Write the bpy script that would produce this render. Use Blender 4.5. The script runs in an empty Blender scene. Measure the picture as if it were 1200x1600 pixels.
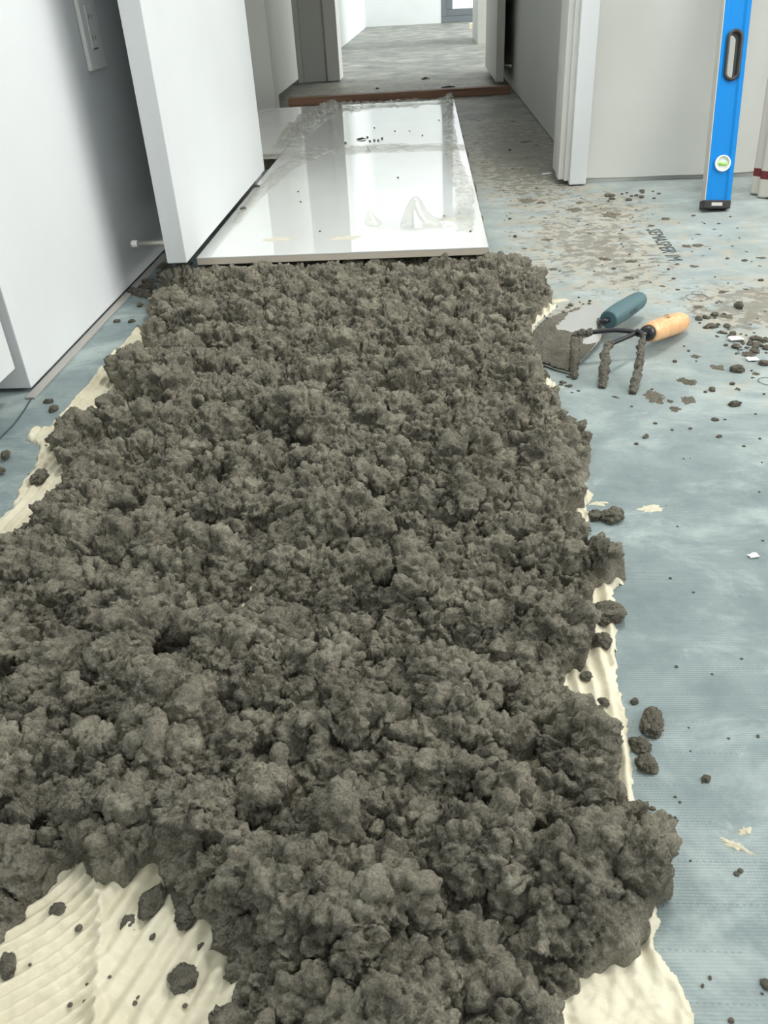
import bpy, bmesh, math, random
import numpy as np
from mathutils import Matrix, Vector, noise as mnoise

# ------------------------------------------------------------------ camera, world, lights, exposure
scene = bpy.context.scene
C = scene.collection
CAM_H = 0.51
F_PX = 1281.74
ROT = np.array([[0.99793, 0.0422, -0.04859], [-0.01776, -0.54501, -0.83824], [-0.06186, 0.83737, -0.54313]])  # right, down, forward
cam_d = bpy.data.cameras.new('camera')
cam = bpy.data.objects.new('camera', cam_d)
C.objects.link(cam)
r_, d_, f_ = [Vector(v) for v in ROT]
cam.matrix_world = Matrix(((r_.x, -d_.x, -f_.x, 0), (r_.y, -d_.y, -f_.y, 0), (r_.z, -d_.z, -f_.z, CAM_H), (0, 0, 0, 1)))
cam_d.sensor_fit = 'VERTICAL'
cam_d.sensor_height = 36.0
cam_d.lens = 36.0 * F_PX / 1600.0
cam_d.clip_start = 0.02
cam_d.clip_end = 200
scene.camera = cam

scene.view_settings.view_transform = 'Standard'
scene.view_settings.look = 'None'
scene.view_settings.gamma = 1.0
scene.view_settings.use_curve_mapping = False
scene.view_settings.exposure = -0.22

w = bpy.data.worlds.new('world')
scene.world = w
w.use_nodes = True
w.node_tree.nodes['Background'].inputs[0].default_value = (0.95, 0.98, 1.0, 1)
w.node_tree.nodes['Background'].inputs[1].default_value = 1.5
scene.cycles.max_bounces = 8
scene.cycles.diffuse_bounces = 5
scene.cycles.glossy_bounces = 4
scene.cycles.transparent_max_bounces = 12
scene.cycles.sample_clamp_indirect = 6


def area(name, loc, rot, sx, sy, power, col):
    l = bpy.data.lights.new(name, 'AREA')
    l.shape = 'RECTANGLE'
    l.size = sx
    l.size_y = sy
    l.energy = power
    l.color = col
    o = bpy.data.objects.new(name, l)
    C.objects.link(o)
    o.location = loc
    o.rotation_euler = rot
    return o


PI = math.pi
# daylight through the glazing of the near room (right-hand side and behind the camera) and of the far room
area('window_daylight_side', (3.12, 0.9, 1.75), (0, PI / 2, 0), 1.6, 2.8, 98, (1.0, 0.99, 0.965))
area('window_daylight_back', (1.2, -2.42, 1.45), (PI / 2, 0, 0), 1.6, 1.6, 12, (1.0, 0.995, 0.97))
area('window_daylight_far', (3.9, 9.3, 1.4), (0, PI / 2, 0), 2.2, 5.5, 390, (0.98, 1.0, 0.985))

area('added_top_light', (0.55, 1.75, 2.58), (0, 0, 0), 0.45, 0.45, 42, (1.0, 0.99, 0.96))  # unseen lamp without a fixture, added for top light on the mortar


def G(px, py, z=0.0):
    """The place at height z that the photograph shows at (px, py)."""
    d = ROT.T @ np.array([(px - 600) / F_PX, (py - 800) / F_PX, 1.0])
    t = (z - CAM_H) / d[2]
    return Vector((t * d[0], t * d[1], z))


# ------------------------------------------------------------------ numpy noise
def _h(ix, iy, iz, s):
    n = (ix.astype(np.int64) * 73856093) ^ (iy.astype(np.int64) * 19349663) ^ (iz.astype(np.int64) * 83492791) ^ (s * 2654435761)
    n = n & 0xffffffff
    n = ((n ^ (n >> 16)) * 0x45d9f3b) & 0xffffffff
    n = ((n ^ (n >> 16)) * 0x45d9f3b) & 0xffffffff
    n = n ^ (n >> 16)
    return (n & 0xffffff).astype(np.float32) / np.float32(0xffffff)


def vnoise(P, s=0):
    """3-D value noise in -1..1"""
    I = np.floor(P)
    F = (P - I).astype(np.float32)
    I = I.astype(np.int64)
    F = F * F * F * (F * (F * 6 - 15) + 10)
    r = 0
    for dx in (0, 1):
        wx = F[:, 0] if dx else 1 - F[:, 0]
        for dy in (0, 1):
            wy = F[:, 1] if dy else 1 - F[:, 1]
            for dz in (0, 1):
                wz = F[:, 2] if dz else 1 - F[:, 2]
                r = r + wx * wy * wz * _h(I[:, 0] + dx, I[:, 1] + dy, I[:, 2] + dz, s)
    return r * 2 - 1


def fbm(P, s=0, o=4):
    a, r = 1.0, 0
    for k in range(o):
        r = r + a * vnoise(P * (2.03 ** k), s + k * 7)
        a *= 0.5
    return r


def worley(P, s=0, flat=False):
    """distance to the nearest cell point and that cell's random value"""
    I = np.floor(P).astype(np.int64)
    F = (P - I).astype(np.float32)
    best = np.full(len(P), 9.0, np.float32)
    val = np.zeros(len(P), np.float32)
    for dx in (-1, 0, 1):
        for dy in (-1, 0, 1):
            for dz in ((0,) if flat else (-1, 0, 1)):
                a, b, c = I[:, 0] + dx, I[:, 1] + dy, I[:, 2] + dz
                px = dx + _h(a, b, c, s) - F[:, 0]
                py = dy + _h(a, b, c, s + 1) - F[:, 1]
                pz = 0 if flat else dz + _h(a, b, c, s + 2) - F[:, 2]
                d = px * px + py * py + pz * pz
                m = d < best
                best = np.where(m, d, best)
                val = np.where(m, _h(a, b, c, s + 3), val)
    return best, val


def poly_sd(X, Y, poly):
    """signed distance, positive inside"""
    P = np.array([(p[0], p[1]) for p in poly], np.float32)
    n = len(P)
    best = np.full(X.shape, 1e9, np.float32)
    ins = np.zeros(X.shape, bool)
    for i in range(n):
        ax, ay = P[i]
        bx, by = P[(i + 1) % n]
        ex, ey = bx - ax, by - ay
        t = np.clip(((X - ax) * ex + (Y - ay) * ey) / (ex * ex + ey * ey + 1e-12), 0, 1)
        dd = (X - ax - t * ex) ** 2 + (Y - ay - t * ey) ** 2
        best = np.minimum(best, dd)
        if abs(ey) > 1e-9:
            cr = ((ay > Y) != (by > Y)) & (X < ex * (Y - ay) / ey + ax)
            ins ^= cr
    return np.where(ins, 1, -1) * np.sqrt(best)


def grid_mesh(name, P, nr, nc, keep):
    """mesh of the quads of a row-major grid whose four corners are kept"""
    idx = np.arange(nr * nc).reshape(nr, nc)
    K = keep.reshape(nr, nc)
    q = K[:-1, :-1] & K[1:, :-1] & K[:-1, 1:] & K[1:, 1:]
    a, b, c, d = idx[:-1, :-1][q], idx[:-1, 1:][q], idx[1:, 1:][q], idx[1:, :-1][q]
    F = np.stack([a, b, c, d], 1)
    used = np.zeros(nr * nc, bool)
    used[F.ravel()] = True
    remap = np.cumsum(used) - 1
    V = P[used].astype(np.float32)
    F = remap[F].astype(np.int32)
    me = bpy.data.meshes.new(name)
    me.vertices.add(len(V))
    me.vertices.foreach_set('co', V.ravel())
    me.loops.add(F.size)
    me.loops.foreach_set('vertex_index', F.ravel())
    me.polygons.add(len(F))
    me.polygons.foreach_set('loop_start', np.arange(0, F.size, 4, dtype=np.int32))
    me.polygons.foreach_set('use_smooth', np.ones(len(F), bool))
    me.update(calc_edges=True)
    return me


def grid_normals(P, nr, nc):
    G3 = P.reshape(nr, nc, 3)
    du = np.gradient(G3, axis=1)
    dv = np.gradient(G3, axis=0)
    n = np.cross(du, dv)
    n /= np.linalg.norm(n, axis=2, keepdims=True) + 1e-12
    return n.reshape(-1, 3)


# ------------------------------------------------------------------ materials
def M(name, col, rough=0.6, metal=0.0, spec=0.5, coat=0.0):
    m = bpy.data.materials.new(name)
    m.use_nodes = True
    b = m.node_tree.nodes['Principled BSDF']
    b.inputs['Base Color'].default_value = (*col, 1)
    b.inputs['Roughness'].default_value = rough
    b.inputs['Metallic'].default_value = metal
    b.inputs['Specular IOR Level'].default_value = spec
    b.inputs['Coat Weight'].default_value = coat
    return m


class NT:
    def __init__(s, m):
        s.t = m.node_tree
        s.b = s.t.nodes['Principled BSDF']
        s.geo = None

    def n(s, typ, **kw):
        x = s.t.nodes.new(typ)
        for k, v in kw.items():
            setattr(x, k, v)
        return x

    def l(s, a, b):
        s.t.links.new(a, b)

    def pos(s, scale=(1, 1, 1), rot=(0, 0, 0)):
        if s.geo is None:
            s.geo = s.n('ShaderNodeTexCoord')
        mp = s.n('ShaderNodeMapping')
        mp.inputs['Scale'].default_value = scale
        mp.inputs['Rotation'].default_value = rot
        s.l(s.geo.outputs['Object'], mp.inputs[0])
        return mp.outputs[0]

    def noise(s, vec, scale, detail=4, rough=0.55, dist=0.0):
        x = s.n('ShaderNodeTexNoise')
        x.inputs['Scale'].default_value = scale
        x.inputs['Detail'].default_value = detail
        x.inputs['Roughness'].default_value = rough
        x.inputs['Distortion'].default_value = dist
        s.l(vec, x.inputs['Vector'])
        return x.outputs['Fac']

    def ramp(s, fac, stops):
        x = s.n('ShaderNodeValToRGB')
        e = x.color_ramp.elements
        while len(e) < len(stops):
            e.new(0.5)
        for k, (p, c) in enumerate(stops):
            e[k].position = p
            e[k].color = (*c, 1) if hasattr(c, '__len__') else (c, c, c, 1)
        s.l(fac, x.inputs[0])
        return x.outputs[0]

    def math(s, op, a, b=None, c=None, clamp=False):
        x = s.n('ShaderNodeMath', operation=op, use_clamp=clamp)
        for k, v in enumerate((a, b, c)):
            if v is None:
                continue
            if isinstance(v, (int, float)):
                x.inputs[k].default_value = v
            else:
                s.l(v, x.inputs[k])
        return x.outputs[0]

    def mix(s, fac, a, b):
        x = s.n('ShaderNodeMix', data_type='RGBA')
        for k, v in ((0, fac), (6, a), (7, b)):
            if isinstance(v, (int, float)):
                x.inputs[k].default_value = v
            elif isinstance(v, tuple):
                x.inputs[k].default_value = (*v, 1)
            else:
                s.l(v, x.inputs[k])
        return x.outputs[2]

    def bump(s, h, strength=0.3, dist=0.001, prev=None):
        x = s.n('ShaderNodeBump')
        x.inputs['Strength'].default_value = strength
        x.inputs['Distance'].default_value = dist
        s.l(h, x.inputs['Height'])
        if prev is not None:
            s.l(prev, x.inputs['Normal'])
        return x.outputs[0]

    def blob(s, cx, cy, rx, ry):
        """soft elliptical place mask around (cx, cy) on the floor"""
        mp = s.n('ShaderNodeMapping')
        mp.inputs['Location'].default_value = (-cx / rx, -cy / ry, 0)
        mp.inputs['Scale'].default_value = (1 / rx, 1 / ry, 0)
        if s.geo is None:
            s.geo = s.n('ShaderNodeTexCoord')
        s.l(s.geo.outputs['Object'], mp.inputs[0])
        g = s.n('ShaderNodeTexGradient', gradient_type='SPHERICAL')
        s.l(mp.outputs[0], g.inputs[0])
        return g.outputs['Fac']


def mat_mortar(name, scale=1.0, light=(0.375, 0.352, 0.275), dark=(0.125, 0.116, 0.088)):
    m = M(name, light, 0.92, spec=0.22)
    t = NT(m)
    p = t.pos()
    n1 = t.noise(p, 28 * scale, 5)
    n2 = t.noise(p, 500 * scale, 4, 0.75)
    f = t.math('ADD', t.math('MULTIPLY', n1, 0.55), t.math('MULTIPLY', n2, 0.55))
    t.l(t.ramp(f, [(0.42, dark), (0.68, light)]), t.b.inputs['Base Color'])
    v = t.n('ShaderNodeTexVoronoi')
    v.inputs['Scale'].default_value = 420 * scale
    t.l(p, v.inputs['Vector'])
    b1 = t.bump(t.math('SUBTRACT', 1.0, v.outputs['Distance']), 1.0, 0.0018)
    b2 = t.bump(t.noise(p, 1100 * scale, 4, 0.8), 0.9, 0.0016, b1)
    t.l(b2, t.b.inputs['Normal'])
    return m


def mat_wall(name, col, rough=0.55, spots=0.0):
    m = M(name, col, rough, spec=0.3)
    t = NT(m)
    p = t.pos()
    n = t.noise(p, 3.5, 5, 0.6)
    c2 = tuple(x * 0.955 for x in col)
    base = t.ramp(n, [(0.35, c2), (0.65, col)])
    if spots:
        s = t.math('GREATER_THAN', t.noise(p, 11, 6, 0.6), 0.74)
        base = t.mix(t.math('MULTIPLY', s, spots), base, (0.38, 0.36, 0.33))
    t.l(base, t.b.inputs['Base Color'])
    t.l(t.bump(t.noise(p, 160, 3), 0.08, 0.001), t.b.inputs['Normal'])
    return m


MSAND = M('sandy_dust', (0.60, 0.56, 0.46), 0.8)
MCRUST = mat_mortar('sandy_crust', 1.0, (0.72, 0.68, 0.58), (0.42, 0.38, 0.29))
MW = mat_wall('painted_wall', (0.71, 0.735, 0.74), 0.6, 0.1)
MWG = mat_wall('primed_wall', (0.62, 0.625, 0.59), 0.6, 0.15)
MDOOR = mat_wall('painted_door', (0.71, 0.735, 0.74), 0.38, 0.0)
MCEIL = mat_wall('ceiling_paint', (0.82, 0.82, 0.80))
MSHEET = mat_wall('white_sheeting', (0.67, 0.67, 0.625), 0.5, 0.12)
MMORT = mat_mortar('damp_mortar')
MMORTD = mat_mortar('damp_mortar_crumb', 1.0, (0.150, 0.142, 0.122), (0.080, 0.075, 0.063))
MSMEAR = mat_mortar('dried_mortar_smear', 1.0, (0.24, 0.225, 0.18), (0.13, 0.122, 0.098))

# membrane floor
MFLOOR = M('floor_membrane', (0.3, 0.45, 0.47), 0.44, spec=0.35)
t = NT(MFLOOR)
p = t.pos()
streak = t.noise(t.pos((1, 1.5, 1)), 8, 7, 0.68, 0.4)
big = t.noise(t.pos((1, 1.1, 1)), 2.6, 4, 0.6)
base = t.ramp(t.math('ADD', t.math('MULTIPLY', streak, 0.7), t.math('MULTIPLY', big, 0.35)),
              [(0.40, (0.148, 0.198, 0.204)), (0.52, (0.188, 0.242, 0.246)), (0.63, (0.335, 0.392, 0.385))])
sep = t.n('ShaderNodeSeparateXYZ')
t.l(t.geo.outputs['Object'], sep.inputs[0])
X, Y = sep.outputs[0], sep.outputs[1]
# dusty, walked-on part of the floor
dust = t.math('MULTIPLY', t.math('MULTIPLY', t.math('SUBTRACT', Y, 0.75), 1.3, clamp=True), t.math('ADD', t.math('MULTIPLY', t.noise(t.pos((1, 1.1, 1)), 10, 7, 0.7), 1.5), -0.25), clamp=True)
dust = t.math('MULTIPLY', dust, t.math('MULTIPLY', t.math('ADD', X, 0.1), 4, clamp=True), clamp=True)
base = t.mix(t.math('MULTIPLY', dust, 0.75), base, (0.50, 0.53, 0.50))
# far room and corridor: cement-dusted membrane
far = t.math('MULTIPLY', t.math('SUBTRACT', Y, 2.3), 0.6, clamp=True)
farc = t.ramp(t.noise(t.pos((1, 1.0, 1)), 4.5, 7, 0.68), [(0.35, (0.13, 0.14, 0.13)), (0.52, (0.26, 0.26, 0.23)), (0.66, (0.46, 0.44, 0.38))])
base = t.mix(far, base, farc)
# worn brown trodden-in mortar
stain = None
for (cx, cy, rx, ry, a) in ((0.36, 1.85, 0.24, 0.55, 1.0), (0.62, 1.42, 0.26, 0.20, 1.15), (0.44, 2.15, 0.20, 0.40, 0.9), (0.30, 3.0, 0.25, 1.1, 1.25),
                            (0.62, 1.75, 0.45, 0.5, 0.45), (0.52, 1.15, 0.2, 0.25, 0.5), (0.25, 1.45, 0.16, 0.3, 0.7), (-0.2, 5.0, 0.9, 1.0, 0.8)):
    b = t.math('MULTIPLY', t.math('POWER', t.blob(cx, cy, rx, ry), 0.5), a)
    stain = b if stain is None else t.math('MAXIMUM', stain, b)
sn = t.noise(t.pos((1, 1.0, 1)), 20, 8, 0.66, 0.5)
sm = t.math('MULTIPLY', t.math('SUBTRACT', t.math('ADD', sn, t.math('MULTIPLY', stain, 0.34)), 0.65), 7, clamp=True)
base = t.mix(t.math('MULTIPLY', sm, 0.75), base, (0.40, 0.355, 0.27))
sn2 = t.noise(t.pos((1, 1.0, 1)), 38, 8, 0.7, 0.3)
sm2 = t.math('MULTIPLY', t.math('SUBTRACT', t.math('ADD', sn2, t.math('MULTIPLY', stain, 0.34)), 0.75), 16, clamp=True)
base = t.mix(t.math('MULTIPLY', sm2, 0.85), base, (0.17, 0.158, 0.125))
# white chalky scuffs
wn = t.math('MULTIPLY', t.math('SUBTRACT', t.noise(t.pos((1, 1.3, 1)), 13, 8, 0.72, 0.2), 0.60), 6, clamp=True)
base = t.mix(t.math('MULTIPLY', wn, 0.6), base, (0.66, 0.68, 0.64))
# woven threads of the membrane: fine rows with dashes, and a stitch line every few centimetres
row = t.math('SINE', t.math('MULTIPLY', Y, 2 * PI / 0.0023))
dash = t.math('SINE', t.math('MULTIPLY', X, 2 * PI / 0.0024))
weave = t.math('MULTIPLY', t.math('ADD', row, 1.0), t.math('ADD', t.math('MULTIPLY', dash, 0.22), 0.78))
wv = t.math('MULTIPLY', weave, t.math('MULTIPLY', t.math('SUBTRACT', t.noise(p, 14, 7, 0.7), 0.40), 2.2, clamp=True))
base = t.mix(t.math('MULTIPLY', wv, 0.42, clamp=True), base, (0.50, 0.58, 0.57))
st = t.math('GREATER_THAN', t.math('SINE', t.math('MULTIPLY', t.math('ADD', Y, t.math('MULTIPLY', X, 0.02)), 2 * PI / 0.031)), 0.994)
st = t.math('MULTIPLY', st, t.math('GREATER_THAN', t.math('SINE', t.math('MULTIPLY', X, 2 * PI / 0.0042)), 0.1))
st = t.math('MULTIPLY', st, t.math('GREATER_THAN', t.noise(t.pos((1, 1, 1)), 9, 3), 0.5))
base = t.mix(t.math('MULTIPLY', st, 0.35), base, (0.09, 0.15, 0.165))
t.l(base, t.b.inputs['Base Color'])
b1 = t.bump(weave, 0.25, 0.0005)
t.l(t.bump(t.noise(p, 45, 6, 0.6), 0.2, 0.002, b1), t.b.inputs['Normal'])

# thin-set adhesive
MTHIN = M('cream_thinset', (0.74, 0.71, 0.57), 0.42, spec=0.45)
t = NT(MTHIN)
p = t.pos()
c = t.ramp(t.noise(p, 18, 5), [(0.3, (0.58, 0.53, 0.385)), (0.6, (0.70, 0.655, 0.505))])
sp = t.math('MULTIPLY', t.math('SUBTRACT', t.noise(p, 120, 6, 0.7), 0.66), 12, clamp=True)
c = t.mix(t.math('MULTIPLY', sp, 0.45), c, (0.33, 0.30, 0.22))
t.l(c, t.b.inputs['Base Color'])
t.l(t.bump(t.noise(p, 240, 5, 0.6), 0.3, 0.0015), t.b.inputs['Normal'])

# tile
MTILE = M('polished_white_porcelain', (0.76, 0.79, 0.77), 0.035, spec=0.65, coat=0.6)
t = NT(MTILE)
t.b.inputs['Coat Roughness'].default_value = 0.02
p = t.pos()
haze = t.noise(p, 5, 6, 0.6)
c = t.ramp(haze, [(0.3, (0.72, 0.75, 0.73)), (0.7, (0.78, 0.80, 0.78))])
dm = t.math('MULTIPLY', t.math('SUBTRACT', t.noise(p, 26, 8, 0.7), 0.69), 14, clamp=True)
c = t.mix(t.math('MULTIPLY', dm, 0.7), c, (0.36, 0.33, 0.27))
t.l(c, t.b.inputs['Base Color'])
t.l(t.ramp(haze, [(0.45, 0.03), (0.7, 0.10)]), t.b.inputs['Roughness'])
MTEDGE = mat_wall('tile_body', (0.66, 0.60, 0.50), 0.7)

MWOOD = M('brown_timber', (0.20, 0.10, 0.06), 0.6)
t = NT(MWOOD)
t.l(t.ramp(t.noise(t.pos((1, 18, 18)), 3, 6, 0.6), [(0.3, (0.15, 0.08, 0.052)), (0.7, (0.32, 0.18, 0.115))]), t.b.inputs['Base Color'])
MOAK = M('varnished_orange_wood', (0.80, 0.42, 0.17), 0.38, coat=0.25)
t = NT(MOAK)
t.l(t.ramp(t.noise(t.pos((40, 40, 3)), 4, 6, 0.6, 0.6), [(0.3, (0.66, 0.30, 0.11)), (0.62, (0.88, 0.52, 0.25))]), t.b.inputs['Base Color'])
MSTEELD = M('dark_forged_steel', (0.035, 0.035, 0.038), 0.32, 0.6)
MSTEEL = M('brushed_trowel_steel', (0.62, 0.62, 0.60), 0.38, 0.75)
MTEAL = M('teal_rubber', (0.062, 0.130, 0.148), 0.5)
MTEALD = M('dark_teal_rubber', (0.04, 0.085, 0.10), 0.5)
MBLUE = M('blue_powder_coat', (0.0, 0.21, 0.60), 0.42, 0.0, 0.25, 0.0)
MSILV = M('milled_aluminium', (0.62, 0.60, 0.56), 0.35, 0.6)
MBLK = M('black_rubber', (0.022, 0.02, 0.02), 0.45)
MINK = M('black_ink', (0.05, 0.065, 0.07), 0.7)
MINKF = M('faded_ink', (0.13, 0.17, 0.18), 0.8)
MWPL = M('white_plastic', (0.82, 0.82, 0.80), 0.35)
MNICK = M('satin_nickel', (0.55, 0.53, 0.48), 0.35, 0.7)
MCLEAR = M('clear_acrylic', (0.75, 0.80, 0.72), 0.1)
MGREEN = M('spirit_green', (0.35, 0.72, 0.12), 0.2)
MFRAME = M('grey_window_frame', (0.15, 0.17, 0.185), 0.4)
MLEAF = M('dark_scrap', (0.012, 0.012, 0.011), 0.8)
MGAP = M('bare_concrete_strip', (0.36, 0.35, 0.325), 0.85)
MRED = M('dark_red_band', (0.17, 0.028, 0.03), 0.8)
MCANV = M('cream_canvas', (0.64, 0.60, 0.52), 0.85)
t = NT(MCANV)
t.l(t.bump(t.noise(t.pos(), 500, 2), 0.2, 0.001), t.b.inputs['Normal'])
MPAPER = M('white_paper_scrap', (0.85, 0.85, 0.83), 0.6)
# clear film: thin, mostly see-through, glossy and slightly milky
MFILM = bpy.data.materials.new('clear_film')
MFILM.use_nodes = True
nt = MFILM.node_tree
nt.nodes.remove(nt.nodes['Principled BSDF'])
out = nt.nodes['Material Output']
tr = nt.nodes.new('ShaderNodeBsdfTransparent')
tr.inputs[0].default_value = (0.93, 0.93, 0.91, 1)
gl = nt.nodes.new('ShaderNodeBsdfGlossy')
gl.inputs['Roughness'].default_value = 0.14
df = nt.nodes.new('ShaderNodeBsdfDiffuse')
df.inputs[0].default_value = (0.80, 0.80, 0.77, 1)
m1 = nt.nodes.new('ShaderNodeMixShader')
m1.inputs[0].default_value = 0.5
nt.links.new(gl.outputs[0], m1.inputs[1])
nt.links.new(df.outputs[0], m1.inputs[2])
m2 = nt.nodes.new('ShaderNodeMixShader')
tc = nt.nodes.new('ShaderNodeTexCoord')
nz = nt.nodes.new('ShaderNodeTexNoise')
nz.inputs['Scale'].default_value = 22
nz.inputs['Detail'].default_value = 5
nt.links.new(tc.outputs['Object'], nz.inputs['Vector'])
rp = nt.nodes.new('ShaderNodeValToRGB')
rp.color_ramp.elements[0].position = 0.35
rp.color_ramp.elements[0].color = (0.05, 0.05, 0.05, 1)
rp.color_ramp.elements[1].position = 0.7
rp.color_ramp.elements[1].color = (0.5, 0.5, 0.5, 1)
nt.links.new(nz.outputs['Fac'], rp.inputs[0])
nt.links.new(rp.outputs[0], m2.inputs[0])
nt.links.new(tr.outputs[0], m2.inputs[1])
nt.links.new(m1.outputs[0], m2.inputs[2])
nt.links.new(m2.outputs[0], out.inputs['Surface'])
MGLASS = bpy.data.materials.new('window_glass')
MGLASS.use_nodes = True
nt = MGLASS.node_tree
nt.nodes.remove(nt.nodes['Principled BSDF'])
tr = nt.nodes.new('ShaderNodeBsdfTransparent')
gl = nt.nodes.new('ShaderNodeBsdfGlossy')
gl.inputs['Roughness'].default_value = 0.02
m1 = nt.nodes.new('ShaderNodeMixShader')
m1.inputs[0].default_value = 0.05
nt.links.new(tr.outputs[0], m1.inputs[1])
nt.links.new(gl.outputs[0], m1.inputs[2])
nt.links.new(m1.outputs[0], nt.nodes['Material Output'].inputs['Surface'])


# ------------------------------------------------------------------ object helpers
def link(name, me, mat, parent=None, smooth=None):
    o = bpy.data.objects.new(name, me)
    C.objects.link(o)
    if mat is not None:
        me.materials.append(mat)
    if parent is not None:
        o.parent = parent
    if smooth is not None:
        for pl in me.polygons:
            pl.use_smooth = smooth
    return o


def obj(name, bm, mat, parent=None, smooth=False):
    me = bpy.data.meshes.new(name)
    bmesh.ops.recalc_face_normals(bm, faces=bm.faces)
    bm.to_mesh(me)
    bm.free()
    return link(name, me, mat, parent, smooth)


def tag(o, label, cat, group=None, kind=None):
    o['label'] = label
    o['category'] = cat
    if group:
        o['group'] = group
    if kind:
        o['kind'] = kind
    return o


def thing(name, label, cat, loc=(0, 0, 0), group=None):
    o = bpy.data.objects.new(name, None)
    C.objects.link(o)
    o.location = loc
    return tag(o, label, cat, group)


def structure(o):
    o['kind'] = 'structure'
    return o


def bx(x0, x1, y0, y1, z0, z1, bev=0.0, seg=2, bm=None):
    bm2 = bmesh.new()
    bmesh.ops.create_cube(bm2, size=1.0)
    for v in bm2.verts:
        v.co = Vector(((x0 + x1) / 2 + v.co.x * (x1 - x0), (y0 + y1) / 2 + v.co.y * (y1 - y0), (z0 + z1) / 2 + v.co.z * (z1 - z0)))
    if bev:
        bmesh.ops.bevel(bm2, geom=bm2.edges[:], offset=bev, segments=seg, affect='EDGES', profile=0.6)
    if bm is None:
        return bm2
    tmp = bpy.data.meshes.new('t')
    bm2.to_mesh(tmp)
    bm2.free()
    bm.from_mesh(tmp)
    bpy.data.meshes.remove(tmp)
    return bm


def tube(pts, rad, seg=14, rough=0.0, seed=0, bm=None, sub=1):
    """tube along a polyline; rough adds lumps of that depth"""
    bm = bm or bmesh.new()
    P = [Vector(p) for p in pts]
    Rr = list(rad) if hasattr(rad, '__len__') else [rad] * len(P)
    if sub > 1:
        Q, S = [], []
        for i in range(len(P) - 1):
            p0, p1, p2, p3 = P[max(i - 1, 0)], P[i], P[i + 1], P[min(i + 2, len(P) - 1)]
            for k in range(sub):
                u = k / sub
                Q.append(0.5 * ((2 * p1) + (p2 - p0) * u + (2 * p0 - 5 * p1 + 4 * p2 - p3) * u * u + (3 * p1 - p0 - 3 * p2 + p3) * u ** 3))
                S.append(Rr[i] * (1 - u) + Rr[i + 1] * u)
        Q.append(P[-1])
        S.append(Rr[-1])
        P, Rr = Q, S
    rings = []
    up = Vector((0.13, 0.2, 0.97))
    for i, c in enumerate(P):
        d = (P[min(i + 1, len(P) - 1)] - P[max(i - 1, 0)]).normalized()
        a = d.cross(up)
        if a.length < 0.1:
            a = d.cross(Vector((1, 0, 0)))
        a.normalize()
        b = a.cross(d).normalized()
        ring = []
        for k in range(seg):
            an = 2 * PI * k / seg
            v = a * math.cos(an) + b * math.sin(an)
            r = Rr[i]
            q = c + v * r
            if rough:
                r += rough * (mnoise.noise(q * 110 + Vector((seed, 0, 0))) + 0.6 * mnoise.noise(q * 300 + Vector((0, seed, 0))))
                r = max(r, 0.0008)
                q = c + v * r
            ring.append(bm.verts.new(q))
        rings.append(ring)
    for i in range(len(rings) - 1):
        for k in range(seg):
            bm.faces.new((rings[i][k], rings[i][(k + 1) % seg], rings[i + 1][(k + 1) % seg], rings[i + 1][k]))
    bm.faces.new(rings[0][::-1])
    bm.faces.new(rings[-1])
    return bm


def flat_poly(pts, z0, z1, bev=0.0):
    bm = bmesh.new()
    vs = [bm.verts.new((p[0], p[1], z0)) for p in pts]
    f = bm.faces.new(vs)
    r = bmesh.ops.extrude_face_region(bm, geom=[f])
    for e in r['geom']:
        if isinstance(e, bmesh.types.BMVert):
            e.co.z = z1
    if bev:
        bmesh.ops.bevel(bm, geom=[e for e in bm.edges], offset=bev, segments=1, affect='EDGES')
    return bm


# ------------------------------------------------------------------ the setting
XL, XR = -0.6214, 0.4447
floor = structure(obj('floor', bx(-3.0, 4.4, -2.6, 13.2, -0.12, 0.0), MFLOOR))
structure(obj('ceiling', bx(-3.0, 4.4, -2.6, 13.2, 2.62, 2.74), MCEIL))
# near room
structure(obj('wall_left', bx(-0.78, XL, 1.148, 2.62, 0.006, 2.62, 0.002), MW))
structure(obj('wall_left_front', bx(-0.80, -0.66, -2.6, 0.16, 0.0, 2.62), MW))
structure(obj('wall_left_recess', bx(-0.90, -0.78, 0.0, 1.148, 0.0, 2.62), MW))
structure(obj('wall_middle', bx(0.445, 3.3, 2.49, 2.62, 0.0, 2.62), MWG))
structure(obj('wall_middle_left', bx(-0.6214, -0.505, 2.50, 2.62, 0.0, 2.62), MW))
# doorway trim on the right: stepped jamb and casing
bm = bx(0.372, 0.447, 2.492, 2.66, 0.012, 2.62, 0.002)
structure(obj('trim_1', bm, MWG))
bm = bx(0.364, 0.40, 2.475, 2.53, 0.014, 2.62, 0.0015)
bx(0.379, 0.41, 2.463, 2.48, 0.012, 2.62, 0.0015, 2, bm)
structure(obj('trim_2', bm, MWG))
structure(obj('trim_3', bx(0.392, 0.438, 2.447, 2.475, 0.004, 2.62, 0.003), MDOOR))
structure(obj('trim_4', bx(-0.6214, -0.606, 1.12, 1.9, 0.0, 0.0035, 0.001), MGAP))
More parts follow.
